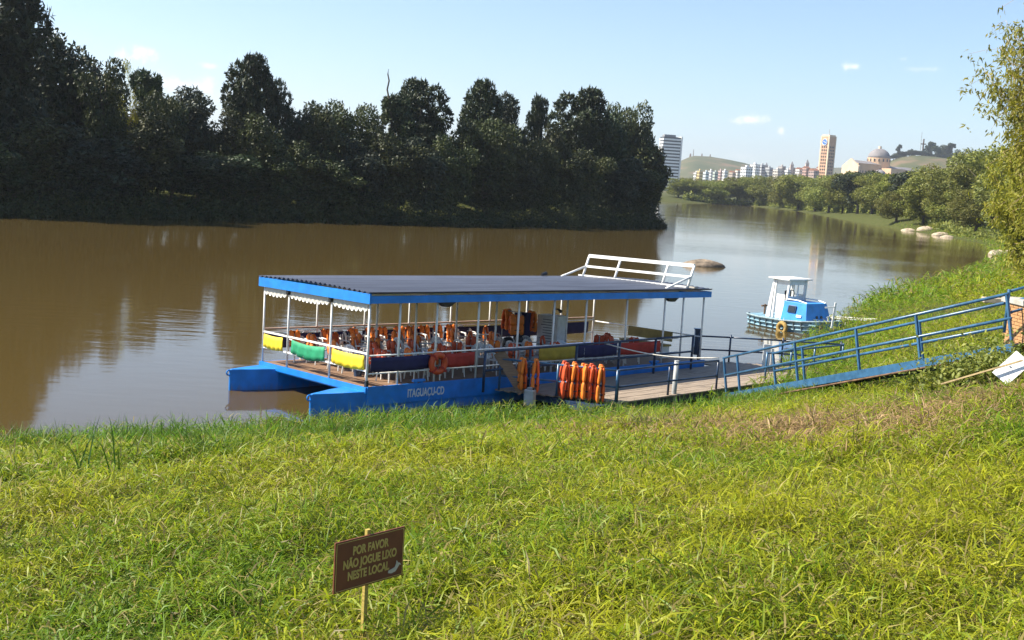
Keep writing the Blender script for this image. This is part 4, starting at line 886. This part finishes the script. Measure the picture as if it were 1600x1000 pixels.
# ------------------------------------------------------------------ gangway ramp
R0_ = Vector((7.05, 34.55, .5)); R1_ = Vector((11.15, 24.6, 3.72)); t_ = (R1_-R0_); LR = t_.length; t_.normalize(); s_r = Vector((t_.y, -t_.x, 0)).normalized(); n_r = s_r.cross(t_)
if n_r.z < 0: n_r = -n_r
RM = frame(R0_, t_, n_r.cross(t_), n_r); ramp_o = empty('gangway_ramp', RM, 'blue steel gangway ramp with pipe railings rising from the dock to the bank', 'gangway')
sgn = 1 if (RM.to_3x3() @ Vector((0, 1, 0))).x < 0 else -1
WR = .98
nb_ = 7
for i in range(nb_): box('floor_plate', (.6+(LR-.6)*(i+.5)/nb_, 0, -.02+.004*(i % 2)), ((LR-.6)/nb_-.01, WR, .025), M_RAMP, ramp_o)
for y in (-WR/2, WR/2): MB().beam((.2, y, -.11), (LR, y, -.11), .06, .2).build('stringer', M_RAMP, ramp_o)
for y, ua in ((sgn*WR/2, 0.), (-sgn*WR/2, 1.15)):
    for hh in (1.06, .53): MB().tube([(ua, y, hh), (LR+.02, y, hh)], .036, 8).build('rail', M_RAMP, ramp_o, smooth=True)
    for u in ([.03, .75, 3.6, 6.2, 8.4, LR-.03] if ua == 0 else [ua+.03, 2.6, 5.0, 7.4, LR-.03]): MB().beam((u, y, -.1), (u, y, 1.06), .055, .055).build('post', M_RAMP, ramp_o)
MB().tube([(2.6, sgn*WR/2+sgn*.5, -.35), (LR-1.2, sgn*WR/2+sgn*.35, -.25)], .025, 8).build('guide_pipe', M_RUST, ramp_o, smooth=True)
# brick landing pier with concrete slab
pc = R1_+t_*.1; hp = 1.05; gb = gz(R1_.x+.8, R1_.y-.3)
wB, dB = 1.9, 1.9; p = wpt(1573, 474, 24.0); PM = Matrix.Translation((p.x+1.80, 24.0+.95, 0)) @ Matrix.Rotation(.06, 4, 'Z'); zt = p.z-.12
pier = empty('brick_pier', PM, 'brick pier with a concrete slab at the head of the gangway', 'pier')
box('core', (0, 0, (zt+gb-.4)/2), (wB-.06, dB-.06, zt-gb+.4), M_MORTAR, pier); box('slab', (.1, 0, zt+.06), (wB+.35, dB+.3, .12), M_CONC, pier, bevel=.015)
bl, bhh = .235, .075; br = MB().box((0, 0, 0), (bl-.012, .07, bhh-.012)); b0m = None
kz = 0; z = zt-.04
while z > gb-.3:
    for side in range(2):
        nn_ = int((wB if side == 0 else dB)/bl)+1; off = (kz % 2)*bl/2
        for i in range(nn_):
            c = -(wB if side == 0 else dB)/2+off+i*bl
            if abs(c) > (wB if side == 0 else dB)/2-.05: continue
            loc = (c, -dB/2+.005+random.uniform(-.006, .004), z) if side == 0 else (-wB/2+.005+random.uniform(-.006, .004), c, z)
            if b0m is None: b0m = br.build('brick', M_BRICK, pier); o = b0m
            else: o = b0m.copy(); C.objects.link(o)
            o.location = loc; o.rotation_euler.z = 0 if side == 0 else math.pi/2
    z -= bhh; kz += 1
fence('landing_railing', [tuple(wpt(1577, 452, 24.9)-Vector((0, 0, .95))), tuple(wpt(1632, 437, 25.3)-Vector((0, 0, .95))), tuple(wpt(1760, 420, 25.8)-Vector((0, 0, .95)))], 'blue railing at the head of the gangway above the brick pier', m=M_RAMP, group=None)
p = wpt(1536, 463, 36); o = empty('retaining_wall', Matrix.Translation((p.x, 36, p.z)) @ Matrix.Rotation(-.12, 4, 'Z'), 'low beige concrete strip behind the gangway head', 'wall'); box('strip', (2.4, 0, -.1), (4.8, .35, .16), mat('beige_concrete', (.5, .40, .28), .9, .2, 3, bump=.3), o, bevel=.02)
for i, (px, py, y, hgt, m, lab) in enumerate(((1302, 486, 40, .5, M_WHITE, 'short white stake seen through the gangway railing'), (1196, 575, 40.5, 1.05, M_WHITE, 'white board post beside the dock near the tug'))):
    p = wpt(px, py, y); o = empty('stake', Matrix.Translation((p.x, y, p.z)), lab, 'post'); 
    if i == 0: MB().beam((0, 0, -.6), (.06, 0, hgt*.6), .06, .06).build('post', m, o); MB().beam((-.3, 0, .1), (.02, -.03, .14), .03, .05).build('crosspiece', m, o)
    else: MB().box((0, 0, .1), (.26, .05, 1.5)).build('board', m, o); MB().box((.22, .1, .05), (.1, .05, 1.3)).build('batten', m, o)

# ------------------------------------------------------------------ signs
hit = ground_hit(578, 1015); d = 7.0; sc = Vector(at_y(577.5, 874, d)); zg = gz(sc.x, d)
sxv = Vector((.66, .75, 0)).normalized(); suv = Vector((-.015, -.01, 1)).normalized(); sn = sxv.cross(suv).normalized(); suv = sn.cross(sxv)
SM = frame(sc, sxv, suv, sn); sw_, sh_ = .575, .325
sign = empty('notice_sign', SM, 'small brown sign on a yellow stake in the grass', 'sign')
M_SIGN = mat('sign_brown', (.16, .048, .02), .65, .12, 6); M_SIGNT = mat('sign_tan', (.5, .36, .1), .6, .1, 10)
box('board', (0, 0, 0), (sw_, sh_, .012), M_SIGN, sign, bevel=.002)
fr = MB(); e = .011
for a, b_ in (((-1, -1), (1, -1)), ((1, -1), (1, 1)), ((1, 1), (-1, 1)), ((-1, 1), (-1, -1))): fr.beam((a[0]*(sw_/2-e), a[1]*(sh_/2-e), .0075), (b_[0]*(sw_/2-e), b_[1]*(sh_/2-e), .0075), .0035, .003)
fr.build('border_line', M_SIGNT, sign); 
for tx, ty, tsx, sz in (('POR FAVOR', .083, .72, .076), ('NÃO JOGUE LIXO', .004, .72, .076), ('NESTE LOCAL', -.074, .72, .076)):
    text_mesh('lettering', tx, sz, M_SIGNT, sign, Matrix.Translation((.0 if ty > 0 else -.01, ty, .0075)), .0012, .0026, sx=tsx)
bird = [(-.05, -.012), (-.028, -.018), (0, -.012), (.014, .004), (.026, .022), (.038, .016), (.03, .03), (.018, .034), (.006, .05), (.002, .028), (-.006, .012), (-.028, .006), (-.048, .002)]
MB().loft([[(.218+x*1.25, -.108+y*1.15, .0075) for x, y in bird], [(.218+x*1.25, -.108+y*1.15, .010) for x, y in bird]]).build('emblem', mat('emblem_grey', (.5, .46, .38), .8, .15, 20), sign)
st = MB().beam((0, 0, 0), (0, .0, -1.), .03, .022).build('stake', mat('stake_yellow', (.42, .31, .07), .7, .2, 20, streak=(3, 3, .5)), sign)
inv = SM.to_3x3().inverted(); dn = inv @ Vector((.0, .0, -1)); tp = inv @ Vector((-.006, 0, .19)); me = st.data
bpy.data.objects.remove(st); MB().beam(Vector((0, 0, -.02))+tp, Vector((0, 0, -.02))+dn*(sc.z-zg+.35), .03, .024, (0, 0, 1)).build('stake', MATS['stake_yellow'], sign)
# fallen white sign on its stick
c = wpt(1581, 575, 21.5); yv = Vector((.55, -.1, .83)).normalized()
FX = Vector((.62, -.55, -.55)).normalized(); FZ = FX.cross(Vector((.5, .25, .82))).normalized()
ws = empty('fallen_sign', frame(c, FX, FZ.cross(FX), FZ), 'white blank back of a fallen sign leaning beside the brick pier', 'sign')
box('board', (0, 0, 0), (.36, .62, .012), M_WHITE, ws, bevel=.003); inv = ws.matrix_world.to_3x3().inverted()
wn_ = 1 if (ws.matrix_world.to_3x3() @ Vector((0, 0, 1))).y < 0 else -1
MB().beam(inv @ Vector((.16, -.06, .16))+Vector((0, 0, wn_*.02)), inv @ Vector((-1.25, .12, -.42))+Vector((0, 0, wn_*.02)), .03, .025).build('stick', M_STICK, ws)

# ------------------------------------------------------------------ tug and rowing boat
tp_ = Vector(at_z(1246, 515, 0)); TH = math.atan2(-.80, .60)
tug = empty('tug_boat', Matrix.Translation((tp_.x, tp_.y, 0)) @ Matrix.Rotation(TH, 4, 'Z') @ Matrix.Scale(1.0, 4), 'small blue and white tug boat moored beyond the dock', 'tug boat')
def hull_ring(x, w, zt, zb, fl=.75): return [(x, -w*fl, zb), (x, w*fl, zb), (x, w, zt), (x, -w, zt)]
stn = [(-2.7, .55, .50), (-2.5, .95, .5), (-1.6, 1.22, .48), (0, 1.32, .5), (1.2, 1.2, .58), (1.9, .8, .66), (2.35, .25, .72), (2.42, .05, .74)]
MB().loft([hull_ring(x, w, z, -.35) for x, w, z in stn]).build('hull', M_TUGHULL, tug)
for side in (-1, 1):
    for k_, (zz_, rr_) in enumerate(((0, .05), (-.22, .04), (-.42, .04))): MB().tube([(x, side*(w*(1-.25*(-zz_)/.85)+.02), z+zz_) for x, w, z in stn], rr_, 6).build('rubbing_strake', M_TUGHULL if k_ else mat('strake_grey', (.22, .30, .33), .7, .3, 5), tug)
    for x, w, z in [(q, np.interp(q, [s[0] for s in stn], [s[1] for s in stn]), np.interp(q, [s[0] for s in stn], [s[2] for s in stn])) for q in np.linspace(-2.3, 2.0, 11)]: MB().beam((x, side*(w+.02), z), (x, side*(w*.9+.02), z-.42), .05, .05).build('rib', mat('tug_rib', (.09, .12, .13), .8, .3, 5), tug)
box('deck', (-.2, 0, .46), (4.2, 2.1, .06), M_TUGHULL, tug)
def frustum(name, x0, x1, y, z0, z1, ix0, ix1, iy, m, par): return MB().hexa([(x0, -y, z0), (x1, -y, z0), (x1, y, z0), (x0, y, z0)], [(x0+ix0, -y+iy, z1), (x1-ix1, -y+iy, z1), (x1-ix1, y-iy, z1), (x0+ix0, y-iy, z1)]).build(name, m, par, bevel=.02)
tr = frustum('trunk_cabin', -.35, 1.25, .95, .5, 1.42, 0, .22, .2, M_TUGBLUE, tug)
MB().tube([(-.3, -.74, 1.42), (-.25, -.74, 1.52), (.5, -.74, 1.52), (1.0, -.7, 1.43)], .03, 6).build('cabin_rail', M_WHITE, tr); MB().tube([(-.3, .74, 1.42), (-.25, .74, 1.52), (.5, .74, 1.52), (1.0, .7, 1.43)], .03, 6).build('cabin_rail', M_WHITE, tr)
for y in (-1, 1):
    R = Matrix.Rotation(y*.21, 3, 'X'); wf = box('cabin_window', (.25, y*.87, 1.08), (.5, .04, .36), M_NAVYRAIL, tr, R, .02); box('pane', (.25, y*.89, 1.08), (.38, .03, .26), M_GLASS, wf, R)
    box('name_plate', (.75, y*.93, .78), (.3, .02, .12), M_WHITE, tr, R)
R = Matrix.Rotation(-.23, 3, 'Y')
for y in (-.12, .22): MB().tube([(1.18, y, .76), (1.225, y, .77)], .075, 12).build('porthole', M_BLACK, tr)
text_mesh('bow_mark', 'TT', .22, M_WHITE, tr, frame((1.262, -.28, .6), (0, 1, 0), (-.2, 0, 1), (1, 0, .2)), .004, .006)
wh = empty('wheelhouse'); wh.parent = tug
for x, y in ((-1.25, -.72), (-1.25, .72), (-.35, -.66), (-.35, .66)): MB().beam((x, y, .5), (x+.12, y*.92, 2.42), .12, .1).build('pillar', M_WHITE, wh)
MB().hexa([(-1.5, -.72, .5), (-1.05, -.72, .5), (-1.05, -.66, .5), (-1.5, -.66, .5)], [(-1.2, -.7, 2.4), (-.98, -.7, 2.4), (-.98, -.64, 2.4), (-1.2, -.64, 2.4)]).build('side_panel', M_WHITE, wh)
MB().hexa([(-1.5, .66, .5), (-1.05, .66, .5), (-1.05, .72, .5), (-1.5, .72, .5)], [(-1.2, .64, 2.4), (-.98, .64, 2.4), (-.98, .7, 2.4), (-1.2, .7, 2.4)]).build('side_panel', M_WHITE, wh)
box('front_panel', (-.32, 0, 1.45), (.05, 1.3, .35), M_WHITE, wh); box('front_header', (-.24, 0, 2.3), (.06, 1.3, .2), M_WHITE, wh); box('side_header', (-.7, -.64, 2.28), (.9, .05, .2), M_WHITE, wh); box('side_header', (-.7, .64, 2.28), (.9, .05, .2), M_WHITE, wh)
box('side_wall', (-.66, -.68, 1.1), (.5, .05, 1.2), M_WHITE, wh); box('side_wall', (-.66, .68, 1.1), (.5, .05, 1.2), M_WHITE, wh); box('window_post', (-.28, .1, 1.95), (.05, .06, .7), M_WHITE, wh)
box('wheelhouse_roof', (-.72, 0, 2.47), (1.35, 1.75, .08), M_WHITE, wh, bevel=.02)
MB().torus((-.5, -.1, 1.72), .2, .025, 'x', 16, 6).build('steering_wheel', M_BLACK, wh); box('seat', (-.9, .1, 1.55), (.12, .4, .6), M_BLACK, wh, bevel=.04)
MB().tube([(-2.2, 0, .5), (-2.2, 0, 1.0)], .05, 8).tube([(-2.2, -.25, .92), (-2.2, .25, .92)], .045, 8).build('tow_bollard', M_RUST, tug); MB().tube([(1.8, 0, .6), (1.8, 0, .9)], .05, 8).tube([(1.8, -.12, .85), (1.8, .12, .85)], .03, 6).build('bow_bitt', M_GREY, tug)
for i, (x, y, m) in enumerate(((.2, -1.42, M_TYREY), (2.3, .35, M_TYRE), (2.1, .85, M_TYRE))):
    o = empty('tyre_fender', tug.matrix_world @ Matrix.Translation((x, y, .15)), ['yellowed tyre fender hanging on the side of the tug', 'dark tyre fender at the bow of the tug', 'second dark tyre fender at the tug bow beside the rowing boat'][i], 'tyre', 'tyre fenders on the tug'); MB().torus((0, 0, 0), .24, .1, 'y' if i == 0 else 'x', 18, 8).build('tyre', m, o, smooth=True); MB().tube([(0, .05, .2), (0, .1, .5)], .015, 5).build('rope', M_ROPE, o)
q = Vector(at_z(1320, 508, 0)); row = empty('rowing_boat', Matrix.Translation((q.x, q.y+.4, 0)) @ Matrix.Rotation(-.25, 4, 'Z'), 'weathered pale rowing boat between the tug and the bank', 'boat')
ob = [(-1.7, .35, .35), (-1.2, .55, .32), (0, .62, .3), (1.1, .48, .34), (1.7, .1, .42)]
hb_ = MB(); hb_.loft([[(x, -w*.6, -.12), (x, w*.6, -.12), (x, w, z), (x, w-.06, z), (x, w*.5, .0), (x, -w*.5, .0), (x, -w+.06, z), (x, -w, z)] for x, w, z in ob]).build('hull', mat('weathered_white', (.5, .46, .38), .8, .3, 5), row)
for s in (-1, 1): MB().tube([(x, s*w, z+.01) for x, w, z in ob], .035, 6).build('gunwale', M_WHITE, row)
for x in (-.9, 0, .8): box('thwart', (x, 0, .24), (.2, .95, .03), M_DECK, row)

# ------------------------------------------------------------------ rocks
def rock(name, p, d, seed, m, label, group=None):
    r = np.random.default_rng(seed); mb = MB(); rings = []; ph = r.uniform(0, 6, 6)
    for i in range(8):
        t = -.45+(math.pi/2+.45)*i/7; ring = []
        for j_ in range(16):
            a = 2*math.pi*j_/16; k_ = 1+.12*math.sin(2*a+ph[0])+.08*math.sin(5*a+ph[1]+i)+.06*math.sin(3*a+ph[2]+i*.7)
            ring.append((d[0]*math.cos(t)*math.cos(a)*k_, d[1]*math.cos(t)*math.sin(a)*k_, d[2]*math.sin(t)*(1+.1*math.sin(a*3+ph[3]))))
        rings.append(ring)
    o = mb.loft(rings).build(name, m, smooth=True); o.location = p; return tag(o, label, 'rock', group)
q = at_z(1100, 416, 0); rock('river_boulder', (q[0], q[1], -.05), (1.85, 1.1, .62), 3, M_ROCK, 'low brown boulder rising out of the river beyond the boat')
for i, (px, py, w) in enumerate(((1420, 362, 1.9), (1446, 360, 2.4), (1470, 368, 1.8), (1480, 372, 1.4), (1560, 398, 1.6), (1585, 396, 1.3), (1525, 352, 1.2))):
    q = ground_hit(px, py, 900); rock('shore_rock', (q.x, q.y, q.z), (w, w*.7, w*.42), 30+i, M_SAND, 'pale rock on the far right shore, %s from the left' % ORD[[0, 1, 2, 3, 5, 6, 4][i]], 'pale rocks on the right shore')

# ------------------------------------------------------------------ grass
M_GRASS = leaf_mat('grass_blade', None, .5, .45, 'tint', .25)
def vnoise(x, y, s, seed):
    r = np.random.default_rng(seed); g_ = r.uniform(0, 1, (64, 64)); fx = (x*s) % 64; fy = (y*s) % 64; ix = fx.astype(int); iy = fy.astype(int); tx = fx-ix; ty = fy-iy; tx = tx*tx*(3-2*tx); ty = ty*ty*(3-2*ty)
    i1 = (ix+1) % 64; j1 = (iy+1) % 64
    return (g_[ix % 64, iy % 64]*(1-tx)+g_[i1, iy % 64]*tx)*(1-ty)+(g_[ix % 64, j1]*(1-tx)+g_[i1, j1]*tx)*ty
def blades(P, az_b, el, L, W, bend, col):
    ca, sa = np.cos(az_b), np.sin(az_b)
    d1 = np.stack([ca*np.cos(el), sa*np.cos(el), np.sin(el)], 1); e2 = el-bend; d2 = np.stack([ca*np.cos(e2), sa*np.cos(e2), np.sin(e2)], 1)
    tw = rng.uniform(-.9, .9, len(P)); S = np.stack([-sa, ca, np.zeros_like(ca)], 1); Nn = np.cross(S, d1); S = S*np.cos(tw)[:, None]+Nn*np.sin(tw)[:, None]
    L = L[:, None]; W = W[:, None]
    p1 = P+d1*L*.5; tip = p1+d2*L*.5
    V = np.stack([P-S*W*.3, P+S*W*.3, p1+S*W*.5, p1-S*W*.5, tip], 1).reshape(-1, 3); k = np.arange(len(P))*5
    T = np.concatenate([np.stack([k, k+1, k+2], 1), np.stack([k, k+2, k+3], 1), np.stack([k+3, k+2, k+4], 1)])
    return V, T, np.repeat(np.column_stack([col, np.ones(len(col))]), 5, 0)
DRYC = ground_hit(1290, 684)
def grass_colour(x, y, n):
    q = vnoise(x, y, .45, 1)*.6+vnoise(x, y, 1.7, 2)*.4
    shore = np.clip(1-river_sd(x, y)/9, 0, 1)
    g1 = np.array([.145, .255, .014]); g2 = np.array([.38, .39, .02]); g3 = np.array([.34, .28, .09]); dry = np.array([.46, .31, .15])
    t = np.clip(q*1.5-.2-shore*.55+rng.normal(0, .28, n), 0, 1)[:, None]
    c = g1*(1-t)+g2*t
    straw = (rng.uniform(0, 1, n) < .10+.10*q)[:, None]; c = np.where(straw, g3*rng.uniform(.7, 1.2, (n, 1)), c)
    # withered strip on the shoulder of the bank
    dp = np.exp(-(((x-DRYC.x)*.93-(y-DRYC.y)*.37)/3.2)**2-(((x-DRYC.x)*.37+(y-DRYC.y)*.93)/2.1)**2); dp = np.maximum(dp, .8*np.exp(-((x-11.5)/2.2)**2-((y-21.5)/1.8)**2))
    m = (rng.uniform(0, 1, n) < np.clip(dp*1.1, 0, .8)*(.45+.8*vnoise(x, y, 1.1, 6)))[:, None]; c = np.where(m, dry*rng.uniform(.6, 1.15, (n, 1)), c)
    return c*rng.uniform(.6, 1.25, (n, 1))
def scatter(n, r0_, r1_, a0, a1, pw=1.):
    rr_ = r0_*(r1_/r0_)**(rng.uniform(0, 1, n)**pw); aa = np.radians(rng.uniform(a0, a1, n)); x = rr_*np.sin(aa); y = rr_*np.cos(aa); s = river_sd(x, y); k = s > -.25
    return x[k], y[k], s[k]
def field(name, n, r0_, r1_, a0, a1, Ls, Ws, hmul, label, pw=1., elr=(-.05, 1.1)):
    x, y, s = scatter(n, r0_, r1_, a0, a1, pw); k = rng.uniform(0, 1, len(x)) < .12+1.55*vnoise(x, y, 2.6, 7)*(.4+vnoise(x, y, .8, 8)); x, y, s = x[k], y[k], s[k]; m = len(x)
    thick = .35+.7*vnoise(x, y, .7, 4)+.6*vnoise(x, y, 2.2, 5)+.5*np.clip(1-s/4, 0, 1)
    z = np.maximum(height(x, y), -.05)+rng.uniform(0, 1, m)**1.3*.30*hmul*thick
    el = rng.uniform(elr[0], elr[1], m); L = rng.uniform(*Ls, m)*(.8+.3*thick); W = rng.uniform(*Ws, m)
    V, T, c = blades(np.column_stack([x, y, z]), rng.uniform(0, 6.283, m), el, L, W, rng.uniform(.2, 1.3, m), grass_colour(x, y, m))
    return tag(mesh_np(name, V, T, M_GRASS, col=c), label, 'grass', kind='stuff')
field('grass', 260000, 5.0, 15, -31, 31, (.09, .27), (.006, .0165), .8, 'bright yellow-green grass covering the near bank')
field('grass', 310000, 14, 36, -32, 36, (.13, .31), (.010, .021), 1.0, 'green grass on the lower bank down to the water')
field('grass', 95000, 34, 75, 8, 34, (.2, .42), (.02, .038), 1.3, 'lush green grass on the bank behind the gangway', .9)
field('grass', 70000, 70, 330, 14, 30, (.35, .8), (.05, .1), 1.8, 'green grass on the far right shore', .9)
# tall stalks along the water edge
x, y, s = scatter(90000, 18, 36, -32, 20); k = (s < 3.2) & (rng.uniform(0, 1, len(s)) < .32); x, y = x[k], y[k]; m = len(x)
V, T, c = blades(np.column_stack([x, y, np.maximum(height(x, y), -.1)]), rng.uniform(0, 6.283, m), rng.uniform(.9, 1.5, m), rng.uniform(.4, .85, m), rng.uniform(.014, .024, m), rng.uniform(.1, .9, m), np.array([.12, .24, .025])*rng.uniform(.5, 1.4, (m, 1)))
tag(mesh_np('shore_grass', V, T, M_GRASS, col=c), 'taller dark green grass fringe along the water edge', 'grass', kind='stuff')
# ranker grass round the foot of the ramp
t = rng.uniform(0, 1, 9000); x = 6.3+2.6*t+rng.normal(0, .35, 9000); y = 33.0-2.4*t+rng.normal(0, .4, 9000); m = 9000
V, T, c = blades(np.column_stack([x, y, height(x, y)+rng.uniform(0, .15, m)]), rng.uniform(0, 6.283, m), rng.uniform(.4, 1.4, m), rng.uniform(.25, .5, m), rng.uniform(.014, .026, m), rng.uniform(.2, 1.1, m), grass_colour(x, y, m))
tag(mesh_np('rank_grass', V, T, M_GRASS, col=c), 'ranker green grass round the foot of the gangway', 'grass', kind='stuff')
# shaggy tussocks standing out of the sward
tx, ty = [], []
for px, py, k_ in ((325, 735, 1.0), (375, 715, .8), (440, 705, .7), (60, 715, .8), (690, 690, .6), (235, 700, .7), (820, 670, .5), (1010, 690, .5), (540, 690, .6)):
    g0 = ground_hit(px, py); q_ = int(1100*k_); tx.append(g0.x+rng.normal(0, .45*k_**.5, q_)); ty.append(g0.y+rng.normal(0, .4*k_**.5, q_))
x = np.concatenate(tx); y = np.concatenate(ty); m = len(x)
V, T, c = blades(np.column_stack([x, y, height(x, y)+rng.uniform(0, .25, m)]), rng.uniform(0, 6.283, m), rng.uniform(.5, 1.45, m), rng.uniform(.25, .6, m), rng.uniform(.009, .018, m), rng.uniform(.2, 1.2, m), grass_colour(x, y, m)*np.array([.6, .75, .8]))
tag(mesh_np('tussock_grass', V, T, M_GRASS, col=c), 'darker shaggy grass tussocks on the lower bank', 'grass', kind='stuff')
# single broad reed clump on the left
q = ground_hit(152, 760); o = empty('reed_clump', Matrix.Translation(q), 'upright dark green reed clump at the left of the bank', 'reed')
for i in range(6): 
    a = random.uniform(0, 6.28); hh = random.uniform(.5, .95); ox, oy = random.uniform(-.3, .3), random.uniform(-.1, .1); mb = MB(); w = .010; e = random.uniform(.05, .3)
    pts = [(ox+math.cos(a)*e*t**2, oy+math.sin(a)*e*t**2, hh*t-.1*t**3) for t in (0, .35, .7, 1)]
    mb.add([(p[0]-w*(1-t), p[1], p[2]) for p, t in zip(pts, (0, .1, .4, .95))]+[(p[0]+w*(1-t), p[1]+.004, p[2]) for p, t in zip(pts, (0, .1, .4, .95))], [(0, 1, 5, 4), (1, 2, 6, 5), (2, 3, 7, 6)]).build('leaf', mat('reed_green', (.11, .22, .03), .5, .2, 5), o)
# dry litter by the fallen sign
n_ = 5000; g0 = Vector((8.7, 22.0, 0)); x = g0.x+rng.normal(0, 1.0, n_); y = g0.y+rng.normal(0, .8, n_); s = river_sd(x, y)
V, T, c = blades(np.column_stack([x, y, height(x, y)+rng.uniform(0, .22, n_)]), rng.uniform(0, 6.283, n_), rng.uniform(-.1, .7, n_), rng.uniform(.15, .5, n_), rng.uniform(.01, .03, n_), rng.uniform(0, .8, n_), np.array([.30, .22, .12])*rng.uniform(.4, 1.2, (n_, 1)))
tag(mesh_np('dry_litter', V, T, M_GRASS, col=c), 'dry brown cuttings heaped beside the fallen sign', 'litter', kind='stuff')
# leafy weeds against the brick pier
for i, (px, py, n_, sp, lab) in enumerate(((1556, 538, 4200, .62, 'leafy weed bush growing against the brick pier'), (1512, 556, 2200, .42, 'smaller leafy weed at the foot of the gangway plate'), (1596, 556, 3000, .6, 'weed bush at the right edge below the brick pier'))):
    q = wpt(px, py, 22.9); q.z = gz(q.x, 22.9)-.05; r = np.random.default_rng(60+i); P = r.normal(size=(n_, 3))*np.array([sp, sp*.8, sp*.5])+np.array([0, 0, sp*.75]); P[:, 2] = np.abs(P[:, 2])
    V, T = leaf_quads(P, unit(r.normal(size=(n_, 3))), unit(r.normal(size=(n_, 3))+np.array([-.4, 0, .7])), r.uniform(.06, .14, n_), r.uniform(.03, .07, n_))
    o = empty('weed_bush', Matrix.Translation(q), lab, 'bush'); mesh_np('foliage', V, T, M_LLIGHT, o)
    mb = MB()
    for s_ in range(7): a = random.uniform(0, 6.28); mb.tube([(0, 0, -.1), (math.cos(a)*sp*.4, math.sin(a)*sp*.4, sp*.6), (math.cos(a)*sp*.9, math.sin(a)*sp*.8, sp*1.2)], [.012, .008, .003], 4)
    mb.build('stems', M_BARK, o)
bpy.context.view_layer.update()

# ------------------------------------------------------------------ haze over the distance
hz = bpy.data.materials.new('haze_air'); hz.use_nodes = True; nt = hz.node_tree
for q in list(nt.nodes):
    if q.type == 'BSDF_PRINCIPLED': nt.nodes.remove(q)
pv = nt.nodes.new('ShaderNodeVolumePrincipled'); pv.inputs['Color'].default_value = (.86, .92, 1, 1); pv.inputs['Density'].default_value = .00011; pv.inputs['Anisotropy'].default_value = .3
nt.links.new(pv.outputs[0], nt.nodes['Material Output'].inputs['Volume'])
hb = MB().box((0, 1500, 210), (19000, 19000, 430)).build('haze', hz); tag(hb, 'thin pale haze over the distance', 'haze', kind='stuff')
